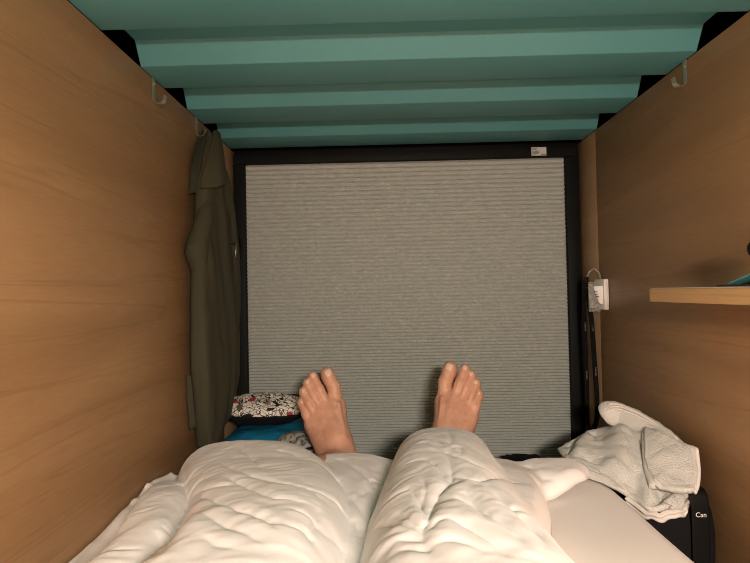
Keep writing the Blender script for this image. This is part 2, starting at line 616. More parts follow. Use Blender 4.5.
# ------------------------------------------------------------------ the sleeper's legs and feet
# foot frame (right foot, metres): u = lateral, v = heel to toes, w = out of the instep; origin at the ankle joint
TOES = [  # metatarsal head, knuckle, tip pad, radii
    ((-.030, .110, -.036), (-.033, .146, -.034), (-.026, .172, -.036), (.0215, .0178, .0178)),
    ((-.005, .118, -.033), (.006, .148, -.030), (.013, .175, -.036), (.0150, .0128, .0124)),
    ((.012, .111, -.035), (.023, .139, -.032), (.030, .165, -.038), (.0140, .0122, .0116)),
    ((.028, .101, -.039), (.038, .126, -.036), (.044, .150, -.042), (.0135, .0118, .0112)),
    ((.042, .086, -.045), (.050, .108, -.042), (.053, .130, -.047), (.0140, .0116, .0108)),
]
def foot_sdf(P, toe_only=False):
    d = None
    core = rcone(P, (0, -.005, .002), (-.002, .045, -.006), .036, .030)           # ankle into instep
    core = smin(core, rcone(P, (0, -.036, -.040), (.002, .0, -.030), .031, .030), .03)   # heel
    core = smin(core, rcone(P, (-.034, -.002, .004), (-.030, -.012, .000), .010, .012), .015)  # inner ankle bone
    core = smin(core, rcone(P, (.034, -.010, -.004), (.030, -.02, -.006), .010, .012), .015)
    core = smin(core, rcone(P, (.020, .0, -.045), (.036, .085, -.052), .022, .016), .03)   # outer sole
    for i, (mh, kn, tp, r) in enumerate(TOES):
        s = ((-.012, .035, -.010), (-.006, .04, -.008), (.002, .04, -.012), (.010, .035, -.018), (.016, .025, -.026))[i]
        core = smin(core, rcone(P, s, mh, .024 if i < 3 else .021, r[0] * (1.0 if i else .98)), .022)
    core = smin(core, rcone(P, (-.030, .10, -.046), (.028, .09, -.058), .020, .016), .02)   # ball pad
    # arch hollow on the inner sole is left soft
    # toes joined to the ball with little blending between one another
    for i, (mh, kn, tp, r) in enumerate(TOES):
        mh, kn, tp = map(np.array, (mh, kn, tp))
        t = rcone(P, mh + (np.array([0, -.006, .0035]) if i else np.array([0, .004, 0])), kn, r[1] * 1.04, r[1])
        t = smin(t, rcone(P, kn, tp, r[1] * .95, r[2] * .97), .004)
        pad = tp + np.array([0, .002, -.003])
        t = smin(t, rcone(P, pad, pad + np.array([0, -.004, -.001]), r[2] * .98, r[2] * .92), .006)
        core = smin(core, t, .0024)
    # tendons and veins over the instep
    ten = [((-.014, .045, .0215), (-.030, .112, -.0125), .0040), ((-.004, .055, .0165), (-.006, .112, -.0155), .0022),
           ((.003, .055, .012), (.011, .108, -.019), .0020), ((.010, .05, .004), (.026, .100, -.0235), .0020)]
    for a, b, r in ten:
        core = smin(core, rcone(P, a, b, r, r * .8), .008)
    for pts in (((.000, .05, .018), (-.016, .075, .006), (-.020, .10, -.006)), ((.012, .045, .009), (.004, .08, -.002), (.018, .10, -.014)),
                ((-.030, .03, .006), (-.033, .06, -.006), (-.036, .085, -.016))):
        for a, b in zip(pts[:-1], pts[1:]):
            core = smin(core, rcone(P, a, b, .0022, .0022), .004)
    return core

def frame_matrix(lean, tilt, yaw, side):
    """columns u, v, w in world axes; side=+1 right foot, -1 left foot"""
    v = Vector((0, math.sin(tilt), math.cos(tilt)))
    w = Vector((0, -math.cos(tilt), math.sin(tilt)))
    u = Vector((1, 0, 0))
    M = Matrix((u, v, w)).transposed()
    M = Matrix.Rotation(lean, 3, 'Y') @ Matrix.Rotation(-yaw, 3, 'Z') @ M
    if side < 0:
        M = Matrix.Diagonal(Vector((-1, 1, 1))).to_3x3() @ M @ Matrix.Identity(3)
    return np.array(M)

FEET = {  # side: ankle position, (lean outward, forward tilt, outward yaw), knee, hip
    -1: dict(ankle=(-.1030, 1.215, CZ - .366), rot=(math.radians(9), math.radians(12), math.radians(22)),
             knee=(-.205, .810, CZ - .338), hip=(-.095, .38, CZ - .295)),
    1: dict(ankle=(.1150, 1.205, CZ - .354), rot=(math.radians(5), math.radians(16), math.radians(22)),
            knee=(.120, .790, CZ - .325), hip=(.085, .38, CZ - .295)),
}
for s_, f_ in FEET.items():
    f_['M'] = frame_matrix(*f_['rot'], s_)

def to_foot(P, side):
    f = FEET[side]
    return ((P - np.array(f['ankle'])) @ f['M']) / np.array([.89, 1.11, 1])       # world -> u,v,w (M orthonormal)

def from_foot(q, side):
    f = FEET[side]
    return np.array(f['ankle']) + f['M'] @ (np.array(q) * np.array([.89, 1.11, 1]))

def leg_sdf(P, side):
    f = FEET[side]
    an, kn, hp = (np.array(f[k], float) for k in ('ankle', 'knee', 'hip'))
    s = side
    ax = kn - an
    d = rcone(P, an + np.array([0, .0, .0]), an + ax * .35, .034, .040)
    d = smin(d, rcone(P, an + ax * .30 + np.array([0, 0, -.008]), an + ax * .70 + np.array([0, 0, -.014]), .038, .052), .03)
    d = smin(d, rcone(P, an + ax * .70 + np.array([0, 0, -.010]), kn, .050, .052), .03)
    d = smin(d, rcone(P, an + ax * .05 + np.array([0, -.01, -.03]), an + ax * .3 + np.array([0, 0, -.02]), .016, .03), .03)  # heel cord
    d = smin(d, rcone(P, kn + np.array([0, -.005, .006]), kn + np.array([0, -.03, .008]), .048, .05), .03)
    d = smin(d, rcone(P, kn, hp, .055, .082), .04)
    return d

def build_body(coarse=False):
    fine = lambda a, b, h: np.arange(a, b, h)
    xs = np.concatenate([fine(-.28,-.19,.005), fine(-.19, -.03, .0021), fine(-.03, .045, .006), fine(.045, .235, .0021)])
    xs = np.unique(np.round(xs, 5))
    ys = np.unique(np.round(np.concatenate([fine(.16, 1.12, .012), fine(1.12, 1.345, .0021)]), 5))
    zs = np.unique(np.round(np.concatenate([fine(CZ - .46, CZ - .40, .005), fine(CZ - .40, CZ - .105, .0021)]), 5))
    if coarse:
        xs, ys, zs = np.arange(-.32, .3, .007), np.arange(.16, 1.36, .007), np.arange(CZ - .48, CZ - .1, .007)
    D = np.full((len(xs), len(ys), len(zs)), 1.0)
    pel = None
    for side in (-1, 1):
        # evaluate in slabs so the arrays stay small
        mx = (xs < .05) if side < 0 else (xs > -.05)
        for y0 in range(0, len(ys), 24):
            yy = ys[y0:y0 + 24]
            X, Y, Z = np.meshgrid(xs[mx], yy, zs, indexing='ij')
            P = np.stack([X, Y, Z], -1)
            d = leg_sdf(P, side)
            if yy[-1] > 1.08:
                d = smin(d, foot_sdf(to_foot(P, side)), .018)
            sub = D[mx, y0:y0 + 24, :]
            D[mx, y0:y0 + 24, :] = np.minimum(sub, d)
    X, Y, Z = np.meshgrid(xs, ys[ys < .60], zs, indexing='ij')
    P = np.stack([X, Y, Z], -1)
    pel = ellip(P, (0, .30, CZ - .285), (.165, .13, .066))
    D[:, :P.shape[1], :] = smin(D[:, :P.shape[1], :], pel, .03)
    V, F = surface_nets(D, xs, ys, zs)
    return V, F

def nail_geo(side, i):
    """a curved nail plate laid on the top of toe i"""
    mh, kn, tp, r = TOES[i]
    kn, tp = np.array(kn), np.array(tp)
    ax = (tp - kn) / np.linalg.norm(tp - kn)
    w = np.array([0, 0, 1.0]); w -= ax * (w @ ax); w /= np.linalg.norm(w)
    u = np.cross(ax, w)
    hw = (.0100, .0062, .0057, .0053, .0046)[i]          # half width
    L = (.0145, .0092, .0084, .0076, .0062)[i]
    R = r[2]
    n, m = 10, 10
    V = []
    for lay in (0.0009, -.0012):
        for a in range(n + 1):
            for b in range(m + 1):
                s, t = a / n * 2 - 1, b / m * 2 - 1
                # superellipse outline
                ss = s * math.sqrt(max(0, 1 - .35 * abs(t) ** 4)) if t < 0 else s * (1 - .10 * t * t)
                th = ss * hw / R
                along = t * L * .5 * math.sqrt(max(.0, 1 - .22 * abs(s) ** 3)) + L * .28
                c = tp + ax * along
                drop = .18 * max(0, along) ** 2 / R
                p = c + (w * math.cos(th) + u * math.sin(th)) * (R * .985 + lay) - w * drop
                V.append(p)
    F = []
    K = (n + 1) * (m + 1)
    for a in range(n):
        for b in range(m):
            q = (a * (m + 1) + b, a * (m + 1) + b + 1, (a + 1) * (m + 1) + b + 1, (a + 1) * (m + 1) + b)
            F.append(q)
            F.append(tuple(K + x for x in q[::-1]))
    rim = [a * (m + 1) for a in range(n + 1)] + [n * (m + 1) + b for b in range(1, m + 1)] + \
          [a * (m + 1) + m for a in range(n - 1, -1, -1)] + [b for b in range(m - 1, 0, -1)]
    for k in range(len(rim)):
        a, b = rim[k], rim[(k + 1) % len(rim)]
        F.append((a, b, K + b, K + a))
    return [from_foot(p, side) for p in V], F

# ------------------------------------------------------------------ duvet
def I1(x, pts): return np.interp(x, [p[0] for p in pts], [p[1] for p in pts])
def sstep(a, b, x):
    t = np.clip((x - a) / (b - a), 0, 1); return t * t * (3 - 2 * t)
def smx(a, b, k): return -smin(-a, -b, k)
FAR = [(-.42, 1.03), (-.40, 1.07), (-.36, 1.115), (-.30, 1.13), (-.22, 1.13), (-.17, 1.125), (-.13, 1.135), (-.08, 1.145), (-.04, 1.136), (-.01, 1.122),
       (.010, 1.112), (.028, 1.118), (.05, 1.128), (.08, 1.135), (.12, 1.13), (.16, 1.125), (.21, 1.11), (.25, 1.105), (.30, 1.115), (.34, 1.105), (.372, 1.072)]
LEFT = [(.1, -.345), (.5, -.295), (.62, -.320), (.73, -.358), (.85, -.388), (.93, -.412), (1.0, -.425), (1.06, -.42)]
RIGHT = [(.1, .25), (.4, .23), (.5, .175), (.62, .175), (.72, .198), (.86, .240), (.93, .250), (.955, .250), (.975, .268), (1.0, .312), (1.03, .352), (1.06, .370)]
def hump(d, w, p=3.0): return np.clip(1 - np.abs(d / w) ** p, 0, 1) ** .52
def duvet_base(x, y):
    base = -.353 + 0 * x
    def lobe(le, ri, top, p=3.0):
        l, r_, t_ = I1(y, le), I1(y, ri), I1(y, top)
        return base + (t_ - base) * hump(x - (l + r_) / 2, (r_ - l) / 2, p)
    L = lobe([(.1, -.20), (.62, -.25), (.8, -.305), (.98, -.378), (1.13, -.418)], [(.1, -.03), (.62, -.040), (.83, -.052), (.98, -.080), (1.05, -.110), (1.13, -.150)],
             [(.1, -.165), (.3, -.175), (.5, -.205), (.65, -.232), (.8, -.255), (.95, -.276), (1.08, -.283), (1.13, -.292)], 3.4)
    A = lobe([(.1, -.365), (.5, -.315), (.62, -.330), (.73, -.368), (.93, -.417), (1.03, -.41)], [(.1, -.15), (.62, -.205), (.8, -.26), (.98, -.335), (1.03, -.355)],
             [(.1, -.20), (.5, -.238), (.62, -.252), (.8, -.278), (.93, -.308), (1.0, -.345)], 2.4)
    B = lobe([(.1, -.12), (.8, -.16), (1.14, -.20)], [(.1, .0), (.8, .0), (1.0, .02), (1.14, .045)],
             [(.1, -.23), (.5, -.262), (.8, -.295), (1.0, -.312), (1.10, -.318), (1.14, -.322)], 2.4)
    R = lobe([(.1, -.06), (.5, -.048), (.72, -.036), (.85, -.022), (1.0, -.004), (1.13, .012)], [(.1, .20), (.5, .185), (.72, .185), (.9, .19), (1.0, .195), (1.13, .200)],
             [(.1, -.165), (.3, -.175), (.5, -.200), (.65, -.222), (.8, -.238), (.95, -.248), (1.08, -.262), (1.13, -.278)], 2.8)
    S = lobe([(.1, .05), (1.1, .06)], [(.1, .24), (.5, .180), (.72, .216), (.86, .258), (1.1, .268)],
             [(.1, -.22), (.5, -.245), (.8, -.278), (.95, -.298), (1.05, -.315), (1.12, -.330)], 2.8)
    Fp = base + .027 * sstep(.20, .27, x) * sstep(.95, 1.03, y)
    T = lobe([(.1, -.25), (.6, -.21)], [(.1, .23), (.6, .15)], [(.1, -.185), (.30, -.185), (.36, -.196), (.42, -.226), (.50, -.290), (.56, -.353)], 3.0)
    z = smx(L, A, .010); z = smx(z, B, .008); z = smx(z, R, .010); z = smx(z, S, .02); z = smx(z, Fp, .012)
    z = smx(z, T, .012)
    return z
# CREASES: where the cover folds in, (points x,y; depth; width) in metres
CREASES = []
#<C
CREASES += [
    ([(-0.342, 0.8912),(-0.3182, 0.8774),(-0.2731, 0.7477),(-0.2438, 0.6336),(-0.1743, 0.4288)], 0.0220, 0.0160),
    ([(-0.3243, 0.8997),(-0.2915, 0.876)], 0.0060, 0.0080),
    ([(-0.2732, 0.5424),(-0.2537, 0.54),(-0.2385, 0.5367)], 0.0060, 0.0090),
    ([(-0.2515, 0.5946),(-0.236, 0.5661),(-0.1756, 0.4188)], 0.0070, 0.0100),
    ([(-0.3229, 0.6883),(-0.3003, 0.6835),(-0.2859, 0.7054)], 0.0050, 0.0100),
    ([(-0.2513, 0.6127),(-0.2406, 0.6118),(-0.2438, 0.6336)], 0.0050, 0.0100),
    ([(-0.3208, 0.8912),(-0.3763, 1.0285)], 0.0080, 0.0080),
    ([(-0.3187, 0.8907),(-0.3178, 0.9216),(-0.3019, 0.933)], 0.0080, 0.0100),
    ([(-0.288, 0.7995),(-0.2871, 0.8318),(-0.2586, 0.8199)], 0.0090, 0.0100),
    ([(-0.2866, 0.8052),(-0.2459, 0.7486),(-0.2205, 0.7277),(-0.1942, 0.7211)], 0.0090, 0.0110),
    ([(-0.2731, 0.7809),(-0.1731, 0.5951),(-0.1237, 0.5324),(-0.0964, 0.5053)], 0.0110, 0.0130),
    ([(-0.2331, 0.7919),(-0.1772, 0.7016),(-0.1366, 0.635),(-0.1136, 0.6255),(-0.0892, 0.6189)], 0.0100, 0.0120),
    ([(-0.2856, 0.9316),(-0.199, 0.789),(-0.1606, 0.7486),(-0.1285, 0.7097),(-0.1043, 0.7268)], 0.0080, 0.0140),
    ([(-0.2906, 1.067),(-0.2256, 0.9268),(-0.1815, 0.8152)], 0.0060, 0.0120),
    ([(-0.1792, 0.4559),(-0.2411, 0.6564),(-0.2007, 0.5946),(-0.1739, 0.5728)], 0.0100, 0.0120),
    ([(-0.1988, 0.5818),(-0.1528, 0.5096),(-0.1194, 0.4701),(-0.0999, 0.4445)], 0.0080, 0.0130),
    ([(-0.1455, 0.5652),(-0.1173, 0.5234),(-0.1011, 0.492)], 0.0070, 0.0100),
    ([(-0.1599, 0.473),(-0.1369, 0.4435),(-0.1138, 0.4264)], 0.0060, 0.0120),
    ([(-0.0978, 0.5129),(-0.0826, 0.5248),(-0.0728, 0.5058)], 0.0070, 0.0090),
    ([(-0.2101, 1.0029),(-0.1779, 0.9877),(-0.1464, 0.9435)], 0.0050, 0.0100),
    ([(-0.1333, 0.9615),(-0.1045, 0.934),(-0.0799, 0.8974),(-0.0629, 0.828),(-0.0517, 0.7078),(-0.0442, 0.5794)], 0.0160, 0.0140),
    ([(-0.1583, 0.7429),(-0.1225, 0.7187),(-0.0984, 0.7044),(-0.0836, 0.6716)], 0.0060, 0.0090),
    ([(-0.1074, 0.7106),(-0.0839, 0.7201),(-0.0685, 0.7306),(-0.0562, 0.7139)], 0.0080, 0.0100),
    ([(-0.0849, 0.6512),(-0.078, 0.587),(-0.0757, 0.5295)], 0.0080, 0.0100),
    ([(-0.084, 0.5376),(-0.0729, 0.5162)], 0.0060, 0.0080),
    ([(-0.1023, 0.5842),(-0.081, 0.5761),(-0.0761, 0.5638)], 0.0060, 0.0090),
    ([(-0.0732, 0.5576),(-0.0587, 0.5946),(-0.0481, 0.6023)], 0.0070, 0.0100),
    ([(-0.049, 0.808),(-0.0357, 0.8689),(-0.0291, 0.9368),(0.0001, 0.9083)], 0.0070, 0.0080),
    ([(-0.0602, 1.0475),(-0.049, 0.9801),(-0.0322, 0.9207),(-0.0175, 0.8736)], 0.0060, 0.0080),
    ([(-0.0312, 0.8855),(-0.0258, 0.8042)], 0.0060, 0.0090),
    ([(-0.0605, 0.8399),(-0.0423, 0.7662),(-0.0317, 0.7163)], 0.0080, 0.0090),
    ([(-0.0534, 0.7553),(-0.0409, 0.6845),(-0.0357, 0.6317)], 0.0070, 0.0090),
    ([(-0.1217, 1.0917),(-0.0892, 1.0566),(-0.0611, 0.9924),(-0.0395, 0.9273)], 0.0050, 0.0100),
    ([(0.0825, 0.8432),(0.0806, 0.7586),(0.0722, 0.6697),(0.051, 0.5999),(0.0332, 0.501),(0.0271, 0.4768),(0.0296, 0.4027)], 0.0140, 0.0130),
    ([(0.0839, 0.8575),(0.0778, 0.9406),(0.0547, 0.9782)], 0.0090, 0.0090),
    ([(0.0854, 0.8608),(0.1028, 0.9387),(0.1067, 1.0566)], 0.0080, 0.0080),
    ([(0.0806, 0.8437),(0.0594, 0.9183),(0.035, 0.9306)], 0.0080, 0.0090),
    ([(0.0614, 0.7524),(0.048, 0.8057),(0.0156, 0.8223)], 0.0080, 0.0090),
    ([(0.0665, 0.6574),(0.0626, 0.7277),(0.0576, 0.7895)], 0.0090, 0.0090),
    ([(0.0311, 0.5034),(0.0283, 0.6023),(0.0212, 0.6688)], 0.0090, 0.0090),
    ([(0.0275, 0.4834),(0.0182, 0.5219),(0.0049, 0.5861)], 0.0090, 0.0090),
    ([(0.0269, 0.4735),(0.0088, 0.5238),(-0.0144, 0.617)], 0.0090, 0.0100),
    ([(0.0274, 0.4497),(0.0181, 0.4678),(0.0036, 0.4887)], 0.0080, 0.0100),
    ([(0.0295, 0.424),(0.0151, 0.4468),(0.0053, 0.4587)], 0.0080, 0.0100),
    ([(0.0235, 0.6517),(0.0117, 0.6531),(-0.0093, 0.6716)], 0.0070, 0.0090),
    ([(0.0221, 0.694),(0.0032, 0.693)], 0.0060, 0.0080),
    ([(0.038, 0.6978),(0.0395, 0.6279),(0.0278, 0.5457)], 0.0070, 0.0090),
    ([(-0.0127, 0.5286),(0.0016, 0.5086),(0.0146, 0.4872)], 0.0060, 0.0100),
    ([(0.0862, 0.8432),(0.108, 0.8812),(0.1029, 0.8123)], 0.0080, 0.0090),
    ([(0.0825, 0.8432),(0.1025, 0.7961),(0.1278, 0.7586),(0.1486, 0.7629)], 0.0090, 0.0120),
    ([(0.0761, 0.704),(0.108, 0.6788),(0.1738, 0.8351),(0.1987, 0.8242)], 0.0120, 0.0110),
    ([(0.1046, 0.6759),(0.1129, 0.5956),(0.1212, 0.511),(0.1205, 0.4659),(0.1123, 0.4141)], 0.0110, 0.0130),
    ([(0.0767, 0.6018),(0.0844, 0.5343),(0.0948, 0.4701),(0.0991, 0.405)], 0.0120, 0.0140),
    ([(0.0473, 0.4967),(0.0631, 0.4673),(0.0747, 0.4283),(0.0817, 0.3908)], 0.0100, 0.0130),
    ([(0.0633, 0.578),(0.0754, 0.5547),(0.0805, 0.5243),(0.0809, 0.4744)], 0.0070, 0.0100),
    ([(0.1107, 0.6431),(0.1228, 0.5581),(0.1859, 0.6925)], 0.0060, 0.0100),
    ([(0.0321, 0.472),(0.0399, 0.4882),(0.0494, 0.4958)], 0.0060, 0.0100),
    ([(0.0797, 0.6693),(0.0607, 0.6298),(0.0503, 0.6065)], 0.0060, 0.0100),
    ([(0.2306, 1.059),(0.259, 1.0418),(0.2666, 1.0029),(0.3002, 0.9967)], 0.0060, 0.0110),
    ([(0.0294, 0.4354),(0.0452, 0.4378),(0.0587, 0.4231),(0.0679, 0.4008)], 0.0060, 0.0120),
]
#C>
CK = .42
def crease_field(X, Y):
    d = np.zeros_like(X)
    for pts, dep, wid in CREASES:
        P = np.array(pts)
        if len(P) > 2:
            P = catmull([(p[0], p[1], 0) for p in P], 5)[:, :2]
        seg = np.diff(P, axis=0); ln = np.linalg.norm(seg, axis=1); cum = np.concatenate([[0], np.cumsum(ln)]); tot = cum[-1]
        m = (X > P[:, 0].min() - .09) & (X < P[:, 0].max() + .09) & (Y > P[:, 1].min() - .09) & (Y < P[:, 1].max() + .09)
        if not m.any(): continue
        x, y = X[m], Y[m]
        best = np.full(x.shape, 9.0); at = np.zeros(x.shape)
        for a, s, l, c in zip(P[:-1], seg, ln, cum):
            t = np.clip(((x - a[0]) * s[0] + (y - a[1]) * s[1]) / (l * l), 0, 1)
            dd = np.hypot(x - a[0] - t * s[0], y - a[1] - t * s[1])
            k = dd < best
            best = np.where(k, dd, best); at = np.where(k, c + t * l, at)
        u = at / tot
        taper = np.clip(np.minimum(u / .25, (1 - u) / .3), 0, 1) ** .7
        r = best / (wid * .62)
        prof = -np.exp(-np.sqrt(r * r + .015) * 2.1) * 1.2 + .22 * np.exp(-((r - 2.2) / 1.3) ** 2)
        d[m] += CK * dep * taper * prof
    return d
def vnoise(X, Y, f, seed, ang=0.0, st=1.0):
    c, s = math.cos(ang), math.sin(ang)
    U, W = (c * X + s * Y) * f * st + 50 + seed * 3.1, (-s * X + c * Y) * f + 70 + seed * 1.7
    G = np.random.RandomState(100 + int(seed)).rand(256, 256) * 2 * math.pi
    gx, gy = np.cos(G), np.sin(G)
    iu, iw = np.floor(U).astype(int), np.floor(W).astype(int)
    fu, fw_ = U - iu, W - iw
    q = lambda t: t * t * t * (t * (t * 6 - 15) + 10)
    def g(a, b):
        i, j = (iu + a) % 256, (iw + b) % 256
        return gx[i, j] * (fu - a) + gy[i, j] * (fw_ - b)
    a, b = q(fu), q(fw_)
    return 1.35 * ((g(0, 0) * (1 - a) + g(1, 0) * a) * (1 - b) + (g(0, 1) * (1 - a) + g(1, 1) * a) * b)
def build_duvet(NU=230, NV=290, y0=.14):
    s = np.linspace(0, 1, NU + 1)[:, None]; t = np.linspace(0, 1, NV + 1)[None, :] ** .72
    X = -.41 + .70 * s + 0 * t; Y = y0 + 0 * X
    for k in range(7):
        Y = y0 + (I1(X, FAR) - y0) * t
        xl, xr = I1(Y, LEFT), I1(Y, RIGHT)
        X = xl + (xr - xl) * s
    Z = duvet_base(X, Y)
    # soft puffiness and fine gathers
    w1, w2 = vnoise(X, Y, 7, 1), vnoise(X, Y, 7, 2)
    Xw, Yw = X + .03 * w1, Y + .03 * w2
    g1 = vnoise(Xw, Yw, 13, 3); g2 = vnoise(Xw, Yw, 17, 4, .9, 2.0); g3 = vnoise(Xw, Yw, 17, 5, -.7, 2.2)
    m1 = sstep(-.2, .4, vnoise(X, Y, 5, 6))
    rid = lambda g: (1 - np.sqrt(g * g + .0012) * 2.6)
    Z += .0028 * g1 + .0007 * rid(g2) * m1 + .0007 * rid(g3) * (1 - m1)
    g4 = vnoise(X + .02 * g1, Y + .02 * g2, 40, 7, .4, 1.8)
    Z += .0004 * g4
    Z += crease_field(X, Y)
    du = np.minimum(np.arange(NU + 1), NU - np.arange(NU + 1))[:, None] / NU * .66
    dv = (1 - t) * 1.0
    fl = -.3625 + 0 * X
    hemL = -.327 - .040 * np.clip(np.abs(X + .118) / .05, 0, 1) ** 2
    hemR = -.292 - .075 * np.clip(np.abs(X - .118) / .062, 0, 1) ** 2
    fl = np.where(Y > 1.0, np.maximum(np.maximum(hemL, hemR), fl), fl)
    fl = fl + sstep(.25, .31, X) * sstep(.97, 1.02, Y) * .016
    e = np.clip(np.minimum(du / .026, dv / .028), 0, 1)
    Z = fl + (np.maximum(Z, fl + .004) - fl) * np.sqrt(np.clip(1 - (1 - e) ** 2, 0, 1))
    n = NV + 1
    V = np.stack([X, Y, Z + CZ], -1).reshape(-1, 3)
    F = [(i * n + j, (i + 1) * n + j, (i + 1) * n + j + 1, i * n + j + 1) for i in range(NU) for j in range(NV)]
    return V, F

# ------------------------------------------------------------------ cloths
M['duvet'] = cloth_mat('white duvet cover', (.94, .90, .87), .85, 1400, .05, .12)
M['sheet'] = cloth_mat('white cotton sheet', (.90, .84, .79), .85, 1400, .06, .1)
M['olive'] = cloth_mat('olive jacket cloth', (.054, .051, .031), .9, 1500, .12, .0)
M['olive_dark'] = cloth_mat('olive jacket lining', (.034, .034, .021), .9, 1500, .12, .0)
M['black_cloth'] = cloth_mat('black cloth', (.007, .007, .008), .9, 1300, .15, .0, .25)
M['brown_cloth'] = cloth_mat('dark brown cloth', (.035, .018, .014), .75, 1300, .15, .15)
M['blue'] = cloth_mat('blue nylon', (.012, .165, .30), .42, 1500, .08, .0, .35)

m = M['towel'] = new_mat('white terry towelling', (.76, .75, .70), .95, spec=.1, sheen=.3)
v = coords(m)
t1 = noise_tex(m, v, 300, 3, .7)
vo = nd(m, 'ShaderNodeTexVoronoi'); vo.inputs['Scale'].default_value = 520; lk(m, v, vo.inputs['Vector'])
bump(m, t1, .9, .004, bump(m, vo.outputs['Distance'], .6, .002))
M['towel_hem'] = cloth_mat('white woven towel hem', (.74, .70, .65), .85, 900, .2, .2)

m = M['skin'] = new_mat('skin', (.60, .33, .215), .48, spec=.4, sss=.12)
v = coords(m)
b1 = noise_tex(m, v, 26, 4, .6)
b2 = noise_tex(m, v, 90, 3, .6)
c = ramp(m, b1, [(.30, (.50, .235, .150)), (.50, (.60, .325, .215)), (.70, (.66, .39, .265))])
c = mixc(m, .35, c, ramp(m, b2, [(.35, (.55, .27, .18)), (.65, (.68, .40, .28))]))
lk(m, c, bsdf(m).inputs['Base Color'])
nb = bump(m, noise_tex(m, coords(m), 420, 3, .6), .22, .0008)
bump(m, noise_tex(m, coords(m, (1, 1, 1)), 75, 3, .5), .25, .0022, nb)
M['nail'] = new_mat('toenail', (.72, .50, .40), .3, spec=.5, sss=.2)

# ------------------------------------------------------------------ mattress
def leg_dent(X, Y):
    d = 0 * X
    for s in (-1, 1):
        f = FEET[s]
        cx = I1(Y, [(f['hip'][1], f['hip'][0]), (f['knee'][1], f['knee'][0]), (f['ankle'][1], f['ankle'][0])])
        dep = I1(Y, [(.2, .012), (.38, .028), (.8, .022), (1.0, .028), (1.13, .060)])
        w = I1(Y, [(.2, .16), (.5, .12), (.8, .085), (1.13, .062)])
        d = np.maximum(d, dep * np.exp(-np.abs((X - cx) / w) ** 3))
    d = np.maximum(d, .024 * np.exp(-((X / .26) ** 4 + ((Y - .28) / .24) ** 4)))
    return d
def mattress():
    def uneven(n, p=2.2):
        t = np.linspace(-1, 1, n); return .5 + .5 * np.sign(t) * (1 - (1 - np.abs(t)) ** p)
    NX, NY = 100, 160
    s, t = uneven(NX)[:, None], uneven(NY)[None, :]
    y0, y1, x0, x1 = YB + .01, 1.128, XL + .0015, .417
    Y = y0 + (y1 - y0) * t + 0 * s
    Rr = .075
    k = np.clip(Y - (y1 - Rr), 0, Rr * .9999)
    xr = x1 - (Rr - np.sqrt(Rr * Rr - k * k))
    X = x0 + (xr - x0) * s
    r = .030
    e = np.minimum(np.minimum((X - x0) * 1.6 + .004, xr - X), np.minimum(Y - y0, y1 - Y))
    e = np.clip(e, 0, r)
    Z = ZM - r + np.sqrt(r * r - (r - e) ** 2) - leg_dent(X, Y)
    Z += .0022 * vnoise(X[::1], Y, 4, 21)
    # shallow pulls in the fitted sheet running to the corner
    u = (X - .36) * .72 + (Y - 1.05) * .69
    g = np.sin(((X - .30) * .9 - (Y - 1.0) * .35) * 55) * np.exp(-((X - .32) / .07) ** 2 - ((Y - .98) / .12) ** 2)
    Z += .0011 * g * np.clip(e / r, 0, 1)
    top = np.stack([X, Y, Z], -1).reshape(-1, 3)
    n = NY
    F = [(i * n + j, (i + 1) * n + j, (i + 1) * n + j + 1, i * n + j + 1) for i in range(NX - 1) for j in range(NY - 1)]
    rim = [i * n for i in range(NX)] + [(NX - 1) * n + j for j in range(1, NY)] + [i * n + NY - 1 for i in range(NX - 2, -1, -1)] + [j for j in range(NY - 2, 0, -1)]
    V = [tuple(p) for p in top]
    K = len(V)
    for i in rim:
        V.append((V[i][0], V[i][1], .001))
    m_ = len(rim)
    for k in range(m_):
        a, b = rim[k], rim[(k + 1) % m_]
        F.append((b, a, K + k, K + (k + 1) % m_))
    F.append(tuple(K + k for k in range(m_))[::-1])
    o = link_mesh('mattress', V, F, M['sheet'])
    tag(o, 'mattress in a smooth white fitted sheet filling the pod', 'mattress')
mattress()

def loose_sheet():
    """the loose edge of the under-sheet pushed up against the left wall"""
    NX, NY = 22, 120
    V = []
    for i in range(NX + 1):
        s = i / NX
        for j in range(NY + 1):
            y = .42 + (1.118 - .42) * j / NY
            w = .056 + .006 * math.sin(y * 9)
            x = XL + .003 + w * s
            up = .014 + .012 * math.exp(-((y - 1.02) / .055) ** 2) + .008 * math.exp(-((y - .90) / .05) ** 2)
            z = ZM + .002 + up * (1 - s) ** 1.1 * (.75 + .25 * math.cos(s * 9 + y * 12))
            z += .006 * max(0, noise.noise(Vector((x * 16 + y * 9, y * 20, 1)))) * (1 - s) ** .4 * math.sin(math.pi * min(1, s + .25))
            z += .0055 * math.exp(-(((y - 1.00) - .5 * (x - XL)) / .010) ** 2) * (1 - s)
            z += .0050 * math.exp(-(((y - .945) - .6 * (x - XL)) / .012) ** 2) * (1 - s)
            V.append((x, y, z))
    n = NY + 1
    F = [(i * n + j, (i + 1) * n + j, (i + 1) * n + j + 1, i * n + j + 1) for i in range(NX) for j in range(NY)]
    o = link_mesh('bed_sheet', V, F, M['sheet'])
    sm_ = o.modifiers.new('thickness', 'SOLIDIFY'); sm_.thickness = .0012; sm_.offset = 1
    tag(o, 'rumpled strip of white bed sheet pushed up against the left wall', 'sheet')
loose_sheet()

# ------------------------------------------------------------------ person and duvet
def person():
    t = thing('person', 'person lying under the duvet, two bare feet sticking out with toes up', 'person', (0, .30, ZM - .01))
    V, F = build_body()
    keep(link_mesh('body', V, F, M['skin']), t)
    for s in (-1, 1):
        for i in range(5):
            v, f = nail_geo(s, i)
            keep(link_mesh('toenail', v, f, M['nail']), t)
person()

